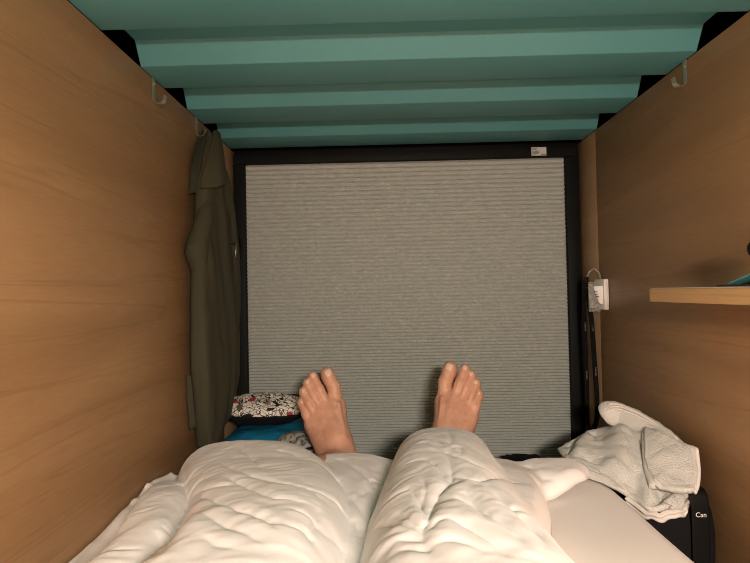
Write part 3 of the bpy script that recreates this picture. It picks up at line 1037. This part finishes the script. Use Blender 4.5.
def duvet():
    V, F = build_duvet()
    o = link_mesh('duvet', V, F, M['duvet'])
    sm_ = o.modifiers.new('thickness', 'SOLIDIFY'); sm_.thickness = .004; sm_.offset = 0
    tag(o, 'crumpled white duvet spread over both legs on the mattress', 'duvet')
duvet()

# ------------------------------------------------------------------ olive jacket on its hook
def jacket():
    t = thing('jacket', 'olive green jacket hanging by its collar from a hook on the left wall', 'jacket', (XL + .02, 1.303, CZ + .385))
    # height, near edge y, far edge y, thickness off the wall
    rows = [(.393, 1.322, 1.336, .016), (.386, 1.312, 1.342, .026), (.368, 1.302, 1.350, .036), (.345, 1.286, 1.356, .044), (.315, 1.268, 1.372, .050),
            (.25, 1.240, 1.425, .054), (.18, 1.222, 1.465, .056), (.12, 1.205, 1.482, .058), (.04, 1.190, 1.478, .060), (-.065, 1.180, 1.462, .062),
            (-.15, 1.182, 1.446, .062), (-.215, 1.197, 1.430, .060), (-.262, 1.212, 1.395, .056), (-.300, 1.226, 1.348, .050), (-.330, 1.240, 1.305, .044), (-.338, 1.248, 1.290, .036)]
    R_ = catmull(rows, 8)
    NA = 96
    V = []
    for q, (z, ya, yb, th) in enumerate(R_):
        for k in range(NA):
            a = 2 * math.pi * k / NA
            ca, sa = math.cos(a), math.sin(a)
            y = (ya + yb) / 2 + (yb - ya) / 2 * math.copysign(abs(ca) ** .75, ca)
            f = math.copysign(abs(sa) ** .6, sa)
            x = XL + .006 + th * (.5 + .5 * f)
            if sa > -.05:
                w = min(1, (th / .05)) * abs(sa) ** .5
                u = (y - 1.22) * 9
                fold = .55 * noise.noise(Vector((y * 26 + .8 * math.sin(z * 6), z * 2.3, 3))) + .45 * noise.noise(Vector((y * 13 + z * 3.0, z * 1.6, 8)))
                diag = max(0, 1 - abs((y - 1.235) - (z + .02) * -.22) / .06) * math.sin((y * 40 + z * 26)) if -.12 < z < .22 else 0
                x += w * (.016 * fold + .0045 * diag)
                # the front placket: a long crease down the middle
                yc = 1.372 - .06 * max(0, -z)
                x -= w * .010 * math.exp(-((y - yc) / .006) ** 2) * (1 if z < .20 else 0)
                x += w * .006 * math.exp(-((y - yc + .016) / .010) ** 2) * (1 if z < .20 else 0)
                x += .0012 * noise.noise(Vector((y * 60, z * 40, 2)))
            yy = y + (.004 * noise.noise(Vector((z * 14, a, 5))) + .007 * noise.noise(Vector((z * 5, math.floor(a > math.pi / 2), 6)))) * min(1, th / .04)
            V.append((max(XL + .003, x), yy, CZ + z))
    N = len(R_)
    F = [(q * NA + k, q * NA + (k + 1) % NA, (q + 1) * NA + (k + 1) % NA, (q + 1) * NA + k) for q in range(N - 1) for k in range(NA)]
    F += [tuple(range(NA))[::-1], tuple((N - 1) * NA + k for k in range(NA))]
    F = [f[::-1] for f in F]
    keep(link_mesh('jacket_body', V, F, M['olive']), t)

    def patch(name, net, nu, nv, mat, th=.0025, wob=.0015, parent=t):
        G = np.array(net, float)
        A = np.array([catmull(r, nv) for r in G])
        B = np.array([catmull(A[:, j], nu) for j in range(A.shape[1])]).transpose(1, 0, 2)
        V = [(p[0] + wob * noise.noise(Vector(p) * 45), p[1] + wob * noise.noise(Vector(p) * 38 + Vector((5, 0, 0))), p[2]) for p in B.reshape(-1, 3)]
        b = B.shape[1]
        F = [(i * b + j, (i + 1) * b + j, (i + 1) * b + j + 1, i * b + j + 1) for i in range(B.shape[0] - 1) for j in range(b - 1)]
        o = link_mesh(name, V, F, mat)
        md = o.modifiers.new('thickness', 'SOLIDIFY'); md.thickness = th; md.offset = 0
        return keep(o, parent) if parent is not None else o
    z = lambda v: CZ + v
    # collar flap hanging down from the hook
    patch('collar', [[(-.402, 1.318, z(.390)), (-.396, 1.326, z(.392)), (-.392, 1.334, z(.388))],
                     [(-.398, 1.282, z(.345)), (-.382, 1.296, z(.345)), (-.378, 1.312, z(.340))],
                     [(-.400, 1.244, z(.290)), (-.374, 1.266, z(.290)), (-.368, 1.290, z(.290))],
                     [(-.404, 1.222, z(.236)), (-.372, 1.246, z(.242)), (-.364, 1.276, z(.256))]], 8, 10, M['olive'], .004)
    # darker inside of the collar, nearest the wall
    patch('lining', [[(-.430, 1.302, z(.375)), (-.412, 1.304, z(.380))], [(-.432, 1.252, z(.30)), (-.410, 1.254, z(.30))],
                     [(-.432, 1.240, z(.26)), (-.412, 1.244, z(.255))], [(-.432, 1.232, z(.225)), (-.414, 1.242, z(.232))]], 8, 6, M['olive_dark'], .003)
    # sleeve folded down the near side
    path = catmull([(-.405, 1.262, z(.235)), (-.398, 1.238, z(.185)), (-.400, 1.214, z(.14)), (-.404, 1.202, z(.10)), (-.400, 1.210, z(.05)), (-.398, 1.218, z(-.02)), (-.404, 1.212, z(-.09)), (-.412, 1.204, z(-.15))], 8)
    rr = np.interp(np.linspace(0, 1, len(path)), [0, .15, .34, .44, .55, .8, 1], [.008, .018, .022, .026, .018, .014, .004])
    V, F = tube_geo(path, rr, 22)
    V = [Vector((max(XL + .003, p.x + .003 * noise.noise(Vector((p.y * 22, p.z * 12, 1)))), p.y, p.z)) for p in V]
    keep(link_mesh('sleeve', V, F, M['olive']), t)
    # hem panel showing behind on the near side
    patch('hem_panel', [[(-.432, 1.200, z(-.17)), (-.412, 1.212, z(-.17))], [(-.432, 1.206, z(-.23)), (-.410, 1.222, z(-.23))], [(-.430, 1.214, z(-.290)), (-.410, 1.236, z(-.282))]], 6, 6, M['olive'], .004)
    # zip of the breast pocket with its puller, and a cord toggle on the far edge
    zy = [(-.3745, 1.345, z(.128)), (-.3735, 1.370, z(.1275)), (-.3745, 1.392, z(.126))]
    keep(tube('pocket_zip', zy, 1, M['olive_dark'], None, 10, squash=(.006, .003), normal=(1, 0, 0)), t)
    keep(tube('zip_puller', [(-.3715, 1.389, z(.126)), (-.3705, 1.386, z(.112)), (-.3715, 1.383, z(.094))], 1, M['chrome'], None, 10, squash=(.0035, .0015), normal=(1, 0, 0)), t)
    keep(tube('cord_loop', catmull([(-.396, 1.468, z(.175)), (-.388, 1.492, z(.155)), (-.386, 1.500, z(.125)), (-.392, 1.484, z(.100)), (-.398, 1.470, z(.098))], 6), .0028, M['black_cloth'], None, 8), t)
jacket()

# ------------------------------------------------------------------ soft blobs
def soft_box(c, r, p=(2.6, 2.6, 2.6), n=(64, 96), amp=0.0, f=14, seed=0, flat_bottom=None, rot=0.0):
    V = []
    nu, nv = n
    sg = lambda v, e: math.copysign(abs(v) ** (2 / e), v)
    cr, sr_ = math.cos(rot), math.sin(rot)
    for i in range(nu + 1):
        th = -math.pi / 2 + math.pi * i / nu
        for j in range(nv):
            ph = 2 * math.pi * j / nv
            d = Vector((sg(math.cos(th), p[2]) * sg(math.cos(ph), p[0]), sg(math.cos(th), p[2]) * sg(math.sin(ph), p[1]), sg(math.sin(th), p[2])))
            q = Vector((d.x * r[0], d.y * r[1], d.z * r[2]))
            k = amp * (noise.noise(q * f + Vector((seed, 0, 0))) + .5 * noise.noise(q * f * 2.3 + Vector((0, seed, 0))))
            q += d.normalized() * k
            x, y = q.x * cr - q.y * sr_, q.x * sr_ + q.y * cr
            zz = c[2] + q.z
            if flat_bottom is not None:
                zz = max(zz, flat_bottom)
            V.append(Vector((c[0] + x, c[1] + y, zz)))
    F = [(i * nv + j, i * nv + (j + 1) % nv, (i + 1) * nv + (j + 1) % nv, (i + 1) * nv + j) for i in range(nu) for j in range(nv)]
    return V, F

def clean(V, F, tol=1e-5):
    bm = bmesh.new()
    vs = [bm.verts.new(v) for v in V]
    for f in F:
        try: bm.faces.new([vs[i] for i in f])
        except ValueError: pass
    bmesh.ops.remove_doubles(bm, verts=bm.verts[:], dist=tol)
    bmesh.ops.dissolve_degenerate(bm, dist=tol, edges=bm.edges[:])
    return bm

def floral_mat():
    m = new_mat('floral print', (.7, .68, .62), .8, spec=.2)
    v = coords(m)
    nz_ = nd(m, 'ShaderNodeTexNoise'); nz_.inputs['Scale'].default_value = 18; nz_.inputs['Detail'].default_value = 2; lk(m, v, nz_.inputs['Vector'])
    add = nd(m, 'ShaderNodeMix', data_type='RGBA', blend_type='LINEAR_LIGHT'); add.inputs['Factor'].default_value = .05
    lk(m, v, add.inputs['A']); lk(m, nz_.outputs['Color'], add.inputs['B'])
    vo = nd(m, 'ShaderNodeTexVoronoi'); vo.inputs['Scale'].default_value = 38; lk(m, add.outputs['Result'], vo.inputs['Vector'])
    ve = nd(m, 'ShaderNodeTexVoronoi', feature='DISTANCE_TO_EDGE'); ve.inputs['Scale'].default_value = 75; lk(m, add.outputs['Result'], ve.inputs['Vector'])
    sep = nd(m, 'ShaderNodeSeparateColor'); lk(m, vo.outputs['Color'], sep.inputs['Color'])
    base = ramp(m, sep.outputs['Red'], [(0, (.74, .70, .62)), (.30, (.78, .74, .67)), (.31, (.14, .10, .07)), (.46, (.12, .11, .07)), (.47, (.02, .018, .016)), (.66, (.34, .28, .20)), (.72, (.75, .72, .64))], 'CONSTANT')
    edge = ramp(m, ve.outputs['Distance'], [(0, (1, 1, 1)), (.045, (1, 1, 1)), (.075, (0, 0, 0))])
    c = mixc(m, edge, base, (.035, .025, .022))
    # red hearts of the flowers
    vr = nd(m, 'ShaderNodeTexVoronoi'); vr.inputs['Scale'].default_value = 20; lk(m, v, vr.inputs['Vector'])
    rd = ramp(m, vr.outputs['Distance'], [(0, (1, 1, 1)), (.16, (1, 1, 1)), (.22, (0, 0, 0))])
    c = mixc(m, rd, c, (.36, .03, .05))
    lk(m, c, bsdf(m).inputs['Base Color'])
    return m

def camo_mat():
    m = new_mat('grey printed mesh', (.2, .2, .19), .8)
    v = coords(m)
    n1 = noise_tex(m, v, 55, 3, .6, 1.5)
    lk(m, ramp(m, n1, [(.38, (.05, .05, .048)), (.46, (.16, .16, .145)), (.56, (.30, .29, .26)), (.66, (.42, .40, .36))]), bsdf(m).inputs['Base Color'])
    bump(m, noise_tex(m, coords(m), 900, 2), .4, .001)
    return m

def left_bags():
    # blue bag on the floor beyond the mattress end
    t = thing('blue_bag', 'blue nylon bag at the foot end under the floral pouch', 'bag', (-.30, 1.45, 0))
    V, F = soft_box((-.303, 1.462, .105), (.133, .128, .108), (4, 4, 3.4), (70, 110), .006, 13, 3, .001)
    o = link_bm('bag_body', clean(V, F), M['blue'], None, True); keep(o, t)
    V, F = soft_box((-.222, 1.362, .187), (.052, .044, .030), (2.4, 2.4, 2.2), (30, 48), .002, 30, 5, None, -.35)
    o = link_bm('print_pocket', clean(V, F), camo_mat(), None, True); o['label'] = 'grey patterned pocket with black edge'; keep(o, t)
    ring = []
    for k in range(40):
        a = 2 * math.pi * k / 40
        x, y = .0535 * math.cos(a), .0450 * math.sin(a)
        ring.append((-.222 + x * math.cos(-.35) - y * math.sin(-.35), 1.362 + x * math.sin(-.35) + y * math.cos(-.35), .187))
    keep(tube('piping', ring, .0035, M['black_cloth'], None, 8, closed=True), t)
    # floral pouch on top of it
    t = thing('floral_pouch', 'black pouch with a floral patterned top lying on the blue bag', 'pouch', (-.318, 1.455, .212))
    V, F = soft_box((-.318, 1.452, .2560), (.112, .074, .0405), (2.5, 2.5, 2.0), (80, 150), .005, 20, 11)
    bm = clean(V, F)
    me = bpy.data.meshes.new('tmp'); bm.to_mesh(me); bm.free()
    cut = lambda x, y: .2490 + .004 * noise.noise(Vector((x * 30, y * 30, 2)))
    for nm, keep_top, mat in (('floral_panel', True, floral_mat()), ('pouch_base', False, M['black_cloth'])):
        b = bmesh.new(); b.from_mesh(me)
        kill = [f for f in b.faces if (f.calc_center_median().z > cut(f.calc_center_median().x, f.calc_center_median().y)) != keep_top]
        bmesh.ops.delete(b, geom=kill, context='FACES')
        if keep_top:
            for v_ in b.verts:
                v_.co.z += .0035 * noise.noise(v_.co * 48) + .0015 * noise.noise(v_.co * 110)
        o = link_bm(nm, b, mat, None, True); keep(o, t)
    rim = []
    for k in range(90):
        a = 2 * math.pi * k / 90
        sg = lambda v, e: math.copysign(abs(v) ** (2 / e), v)
        x, y = -.318 + .1135 * sg(math.cos(a), 2.5), 1.452 + .0755 * sg(math.sin(a), 2.5)
        rim.append((x, y, cut(x, y) - .001))
    keep(tube('rim_piping', rim, .0036, M['black_cloth'], None, 8, closed=True), t)
left_bags()

def dark_heap():
    V, F = soft_box((.345, 1.43, .060), (.135, .085, .066), (2.3, 2.3, 2.0), (60, 110), .020, 17, 4, .001)
    o = link_bm('dark_garment', clean(V, F), M['black_cloth'], None, True)
    tag(o, 'black crumpled garment heaped on the floor behind the right foot', 'clothing')
    V, F = soft_box((.318, 1.300, .060), (.052, .022, .066), (2.4, 2.4, 2.2), (30, 50), .005, 30, 9, .001)
    o = link_bm('brown_pouch', clean(V, F), M['brown_cloth'], None, True)
    tag(o, 'small dark brown pouch in front of the black garment', 'pouch')
dark_heap()

# ------------------------------------------------------------------ black bag between mattress and right wall, towel on top
def black_bag():
    t = thing('black_bag', 'black bag with white lettering wedged between the mattress and the right wall', 'bag', (.49, 1.12, 0))
    V, F = soft_box((.4895, 1.12, .098), (.0685, .155, .098), (7, 7, 5), (60, 100), .0018, 20, 2, .001)
    keep(link_bm('bag_body', clean(V, F), M['black_cloth'], None, True), t)
    st = catmull([(.516, .990, .207), (.516, .968, .204), (.516, .9585, .190), (.516, .9570, .150), (.516, .9575, .09), (.516, .9580, .03)], 6)
    keep(tube('strap', st, 1, M['black'], None, 12, squash=(.030, .0028), normal=(0, -1, 0)), t)
    cu = bpy.data.curves.new('txt', 'FONT'); cu.body = 'Can'; cu.size = .0112; cu.extrude = .0002
    tmp = bpy.data.objects.new('txt', cu); COL.objects.link(tmp)
    dg = bpy.context.evaluated_depsgraph_get(); dg.update()
    me = bpy.data.meshes.new_from_object(tmp.evaluated_get(dg))
    bpy.data.objects.remove(tmp)
    o = bpy.data.objects.new('lettering', me); COL.objects.link(o)
    me.materials.clear(); me.materials.append(M['white_plastic'])
    me.transform(Matrix.Translation((.5070, .9552, .1650)) @ Matrix.Rotation(math.pi / 2, 4, 'X') @ Matrix.Translation((0, 0, 0)))
    o['label'] = 'white lettering'
    keep(o, t)
black_bag()

TOWEL = [
[(0.3645, 1.22, -0.352), (0.4079, 1.24, -0.3323), (0.4618, 1.25, -0.3161), (0.4999, 1.21, -0.2983), (0.5298, 1.14, -0.2979), (0.5348, 1.02, -0.3029)],
[(0.3565, 1.18, -0.3487), (0.4071, 1.2, -0.3281), (0.4494, 1.2, -0.3119), (0.4847, 1.15, -0.2957), (0.5108, 1.08, -0.2974), (0.5272, 1.0, -0.3143)],
[(0.3521, 1.14, -0.345), (0.3963, 1.14, -0.3277), (0.4403, 1.13, -0.3137), (0.4775, 1.09, -0.311), (0.503, 1.05, -0.3221), (0.5211, 0.99, -0.3387)],
[(0.3543, 1.11, -0.3438), (0.3972, 1.09, -0.3364), (0.4346, 1.07, -0.3308), (0.4634, 1.04, -0.3366), (0.4879, 1.01, -0.3484), (0.511, 0.985, -0.3574)],
[(0.3628, 1.09, -0.3473), (0.3965, 1.055, -0.3551), (0.4272, 1.02, -0.3581), (0.4485, 0.99, -0.3618), (0.4669, 0.965, -0.3647), (0.4883, 0.955, -0.3646)],
[(0.3666, 1.085, -0.3534), (0.3941, 1.035, -0.3593), (0.4175, 0.99, -0.3683), (0.4296, 0.95, -0.3735), (0.4489, 0.942, -0.369), (0.4798, 0.945, -0.3656)]]
PANEL = [
[(0.5033, 1.12, -0.2820), (0.515, 1.08, -0.2823), (0.5279, 1.04, -0.2877), (0.5367, 1.0, -0.2867)],
[(0.4803, 1.072, -0.3001), (0.4913, 1.037, -0.3042), (0.51, 1.007, -0.3082), (0.5277, 0.982, -0.3112)],
[(0.4632, 1.029, -0.3228), (0.4727, 1.004, -0.3267), (0.4913, .979, -0.3326), (0.5155, 0.964, -0.3313)],
[(0.4501, 0.979, -0.3403), (0.4632, 0.964, -0.345), (0.4805, 0.952, -0.3444), (0.5022, 0.949, -0.3403)]]
def towel():
    t = thing('towel', 'crumpled white terry towel heaped on the black bag by the right wall', 'towel', (.47, 1.10, CZ - .36))
    def net_surface(net, n=14):
        G = np.array(net, float)
        A = np.array([catmull(r, n) for r in G])
        return np.array([catmull(A[:, j], n) for j in range(A.shape[1])]).transpose(1, 0, 2)
    B = net_surface(TOWEL)
    nu, nv = B.shape[:2]
    V = []
    for i in range(nu):
        for j in range(nv):
            p = Vector(B[i, j]); u, w = i / (nu - 1), j / (nv - 1)
            e = min(1, min(u, 1 - u, w, 1 - w) / .12)
            # a few deep soft folds, then towelling unevenness
            q = p * 1.0
            f1 = noise.noise(Vector((w * 4.2 + .9 * u, u * 2.4, 3))) + .55 * noise.noise(Vector((w * 7 - u * 4, u * 6, 6)))
            rd = 1 - abs(noise.noise(Vector((w * 3.0 + u * 1.6, u * 2.0 - w, 9)))) * 3.2
            q.z += e * (.013 * f1 + .011 * rd) + .0022 * noise.noise(p * 90)
            q.y -= e * .006 * f1
            q.z += CZ
            q.x = min(q.x, XR - .006)
            V.append(q)
    F = [(i * nv + j, i * nv + j + 1, (i + 1) * nv + j + 1, (i + 1) * nv + j) for i in range(nu - 1) for j in range(nv - 1)]
    # skirt: tuck the border down so the heap has body
    o = link_mesh('terry_cloth', V, F, M['towel'])
    md = o.modifiers.new('thickness', 'SOLIDIFY'); md.thickness = .009; md.offset = -1
    keep(o, t)
    # woven hems along the near edge (two layers) and the rolled edge at the top
    near = [V[(nu - 1) * nv + j] for j in range(int(nv * .34), nv)]
    right = [V[i * nv + nv - 1] for i in range(nu - 1, int(nu * .55), -1)]
    wav = lambda k, a: Vector((.0, a * math.sin(k * .42), a * math.cos(k * .31)))
    edge = [p + Vector((.0, -.003, -.003)) + wav(k, .0015) for k, p in enumerate(near + right[1:])]
    keep(tube('hem', edge, 1, M['towel_hem'], None, 12, squash=(.008, .0045), normal=(0, -.7, .7)), t)
    edge2 = [p + Vector((.004, .004, -.012)) + wav(k, .0025) for k, p in enumerate(near + right[1:])]
    keep(tube('hem', edge2, 1, M['towel_hem'], None, 12, squash=(.010, .005), normal=(0, -.7, .7)), t)
    z = lambda v: CZ + v
    # the corner of the towel folded over the front of the heap
    Bp = net_surface(PANEL, 12)
    a_, b_ = Bp.shape[:2]
    Vp = [Vector(p) + Vector((0, -.003 * math.sin(j / b_ * 6 + i / a_ * 3), CZ + .003 * noise.noise(Vector(p) * 30) + .0018 * noise.noise(Vector(p) * 90))) for i, row in enumerate(Bp) for j, p in enumerate(row)]
    Fp_ = [(i * b_ + j, i * b_ + j + 1, (i + 1) * b_ + j + 1, (i + 1) * b_ + j) for i in range(a_ - 1) for j in range(b_ - 1)]
    o = link_mesh('folded_corner', Vp, Fp_, M['towel'])
    md = o.modifiers.new('thickness', 'SOLIDIFY'); md.thickness = .010; md.offset = -1
    keep(o, t)
    top = [Vp[j] for j in range(b_)] + [Vp[i * b_ + b_ - 1] for i in range(1, a_)]
    keep(tube('hem', [p + Vector((0, -.0005, .0005)) for p in top], .0032, M['towel_hem'], None, 10), t)
    lf = [Vp[i * b_] + Vector((0, 0, -.002)) for i in range(a_)]
    keep(tube('rolled_edge', lf, .0075, M['towel'], None, 14), t)
    # the thick roll along the top, its stitched hems showing
    roll = catmull([(.4545, 1.205, z(-.272)), (.464, 1.200, z(-.266)), (.4819, 1.200, z(-.2670)), (.5041, 1.17, z(-.2735)), (.5220, 1.13, z(-.2824)), (.5300, 1.08, z(-.2883)), (.5349, 1.04, z(-.294))], 10)
    rr = np.interp(np.linspace(0, 1, len(roll)), [0, .04, .12, .5, .8, 1], [.012, .022, .026, .022, .014, .006])
    Vr, Fr = tube_geo(roll, rr, 26)
    Vr = [p + Vector((0, 0, .003 * noise.noise(p * 40) + .0015 * noise.noise(p * 90))) for p in Vr]
    Vr = [Vector((min(p.x, XR - .004), p.y, p.z)) for p in Vr]
    keep(link_mesh('rolled_edge', Vr, Fr, M['towel']), t)
    for k in range(4):
        pth = []
        for q in range(2, len(roll) - 6):
            a2 = math.radians(118 - 17 * k)
            pth.append(Vector(roll[q]) + Vector((-.002, -math.cos(a2 - 1.2) * rr[q] * 1.0, math.sin(a2 - .5) * rr[q] * 1.0)))
        keep(tube('hem', pth, .0016, M['towel_hem'], None, 6), t)
    # the part of the heap that falls away behind, down to the bag
    V2, F2 = soft_box((.463, 1.16, z(-.345)), (.080, .090, .038), (2.4, 2.4, 2.2), (50, 90), .010, 16, 8)
    V2 = [Vector((min(p.x, XR - .006), p.y, max(p.z, .199) if p.x > .42 else max(p.z, .187))) for p in V2]
    keep(link_bm('under_fold', clean(V2, F2), M['towel'], None, True), t)
towel()

# ------------------------------------------------------------------ socket plate and the lanyard on it
def wall_socket():
    t = thing('wall_socket', 'white wall socket plate low on the right wall near the blind', 'socket', (XR, 1.455, CZ - .02))
    x = XR - .0008
    keep(box('cover_plate', (x - .012, 1.432, CZ - .056), (x, 1.500, CZ + .022), M['white_plastic'], None, .0025), t)
    bm = bmesh.new()
    V = [(x - .012, 1.440, CZ - .042), (x - .012, 1.492, CZ - .042), (x - .012, 1.492, CZ + .005), (x - .012, 1.440, CZ + .005),
         (x - .020, 1.444, CZ - .040), (x - .020, 1.488, CZ - .040), (x - .034, 1.488, CZ + .003), (x - .034, 1.444, CZ + .003)]
    vs = [bm.verts.new(v) for v in V]
    for f in ((0, 1, 2, 3), (4, 5, 6, 7), (0, 1, 5, 4), (1, 2, 6, 5), (2, 3, 7, 6), (3, 0, 4, 7)):
        bm.faces.new([vs[i] for i in f])
    bmesh.ops.bevel(bm, geom=bm.edges[:], offset=.0012, segments=2, affect='EDGES')
    keep(link_bm('key_slot', bm, M['white_plastic']), t)
    bm = bmesh.new()
    for dz in (-.022, -.016, -.010):
        add_box(bm, (x - .0305 - (dz + .022) * .3, 1.4395, CZ + dz - .001), (x - .0225 - (dz + .022) * .3, 1.4402, CZ + dz + .001))
    # small vents next to the slot
    keep(link_bm('vent_marks', bm, M['black_text']), t)
wall_socket()

def lanyard():
    z = lambda v: CZ + v
    t = thing('lanyard', 'black lanyard with a clear card sleeve hanging beside the socket plate', 'lanyard', (.545, 1.50, z(.03)))
    m = new_mat('black printed ribbon', (.005, .005, .005), .85, spec=.15)
    v = coords(m, (1, 1, 1))
    wv = nd(m, 'ShaderNodeTexVoronoi'); wv.inputs['Scale'].default_value = 190; lk(m, coords(m, (1, 1, .5)), wv.inputs['Vector'])
    lk(m, ramp(m, wv.outputs['Distance'], [(0, (.030, .031, .033)), (.16, (.025, .025, .026)), (.24, (.005, .005, .005))]), bsdf(m).inputs['Base Color'])
    left = catmull([(.529, 1.512, z(.020)), (.527, 1.516, z(-.05)), (.530, 1.522, z(-.16)), (.534, 1.53, z(-.28)), (.533, 1.532, z(-.355)), (.538, 1.530, z(-.381)),
                    (.547, 1.528, z(-.378)), (.5565, 1.525, z(-.345)), (.5562, 1.522, z(-.28)), (.551, 1.518, z(-.19)), (.545, 1.512, z(-.10)), (.537, 1.507, z(-.03)), (.532, 1.504, z(.020))], 8)
    keep(tube('strap', left, 1, m, None, 12, squash=(.013, .0014), normal=(.25, -1, 0)), t)
    # small pale lettering printed at intervals on the ribbon
    random.seed(11)
    gp = new_mat('grey print', (.11, .115, .115), .7)
    for (x, y, za) in ((.5295, 1.5195, -.115), (.5475, 1.5125, -.115), (.5325, 1.5275, -.245), (.5535, 1.5185, -.235)):
        zz = za
        bm = bmesh.new()
        for k in range(7):
            h = random.choice((.003, .0036, .0042))
            add_box(bm, (x - .0018, y - .0022, z(zz)), (x + .0018, y - .0016, z(zz + h * .6)))
            zz += h * .6 + .0012
        keep(link_bm('lettering', bm, gp), t)
    keep(box('clip', (.525, 1.500, z(.014)), (.536, 1.506, z(.030)), M['black'], None, .0012), t)
    clear = new_mat('clear vinyl', (.9, .9, .88), .12)
    bsdf(clear).inputs['Transmission Weight'].default_value = .85
    bsdf(clear).inputs['IOR'].default_value = 1.3
    keep(tube('vinyl_loop', catmull([(.531, 1.498, z(.030)), (.537, 1.492, z(.044)), (.547, 1.486, z(.049)), (.5555, 1.480, z(.038)), (.5575, 1.474, z(.018)), (.556, 1.470, z(.006))], 8), .0024, clear, None, 10), t)
    keep(box('snap_ring', (.5500, 1.4705, z(.008)), (.5555, 1.4775, z(.019)), M['black'], None, .0012), t)
    Mx = Matrix.Translation((.541, 1.478, z(-.020))) @ Matrix.Rotation(math.radians(-28), 4, 'Z')
    card = new_mat('pale card with print', (.42, .42, .40), .5)
    lk(card, ramp(card, noise_tex(card, coords(card, (400, 1, 160)), 1.2, 3), [(.42, (.20, .20, .195)), (.52, (.48, .48, .45)), (.7, (.56, .55, .52))]), bsdf(card).inputs['Base Color'])
    keep(box('card', (-.012, -.0005, -.032), (.012, .0005, .030), card, None, .0002, M=Mx), t)
    keep(box('clear_sleeve', (-.0145, -.0018, -.042), (.0145, .0018, .036), clear, None, .0008, M=Mx), t)
lanyard()

# ------------------------------------------------------------------ things on the shelf
def shelf_things():
    z0 = CZ - .0035 + .0014
    t = thing('folded_leaflet', 'teal folded leaflet with dark underside lying on the shelf', 'leaflet', (.51, .76, z0))
    th = M['teal_paper'] = new_mat('teal paper', (.10, .42, .46), .5)
    V = [(.471, .812, z0 + .0006), (.552, .790, z0 + .0006), (.552, .722, z0 + .0006), (.473, .722, z0 + .0006)]
    def slab(name, P, h, mat):
        n = len(P)
        Vv = [Vector(p) for p in P] + [Vector(p) + Vector((0, 0, h)) for p in P]
        Ff = [tuple(range(n))[::-1], tuple(range(n, 2 * n))] + [(i, (i + 1) % n, (i + 1) % n + n, i + n) for i in range(n)]
        return keep(link_mesh(name, Vv, Ff, mat, smooth=False), t)
    slab('dark_cover', V, .0022, M['black_text'])
    P = [(.473, .790, z0 + .0034), (.549, .785, z0 + .0050), (.549, .724, z0 + .020), (.472, .724, z0 + .019)]
    slab('teal_page', P, .0012, th)
    slab('dark_page', [(.473, .760, z0 + .0032), (.549, .758, z0 + .0036), (.549, .724, z0 + .010), (.474, .724, z0 + .008)], .0015, M['black_text'])
    t = thing('black_stand', 'black rounded object on a short neck at the cut-off end of the shelf', 'gadget', (.490, .690, z0))
    V, F = soft_box((.463, .690, z0 + .0455), (.0235, .014, .0150), (2.4, 2.2, 2.2), (28, 48))
    keep(link_bm('rounded_head', clean(V, F), M['black'], None, True), t)
    keep(tube('neck', [(.474, .690, z0 + .003), (.474, .690, z0 + .034)], .007, M['black'], None, 16), t)
    keep(tube('base', [(.490, .690, z0 + .0002), (.490, .690, z0 + .004)], .021, M['black'], None, 28), t)
shelf_things()
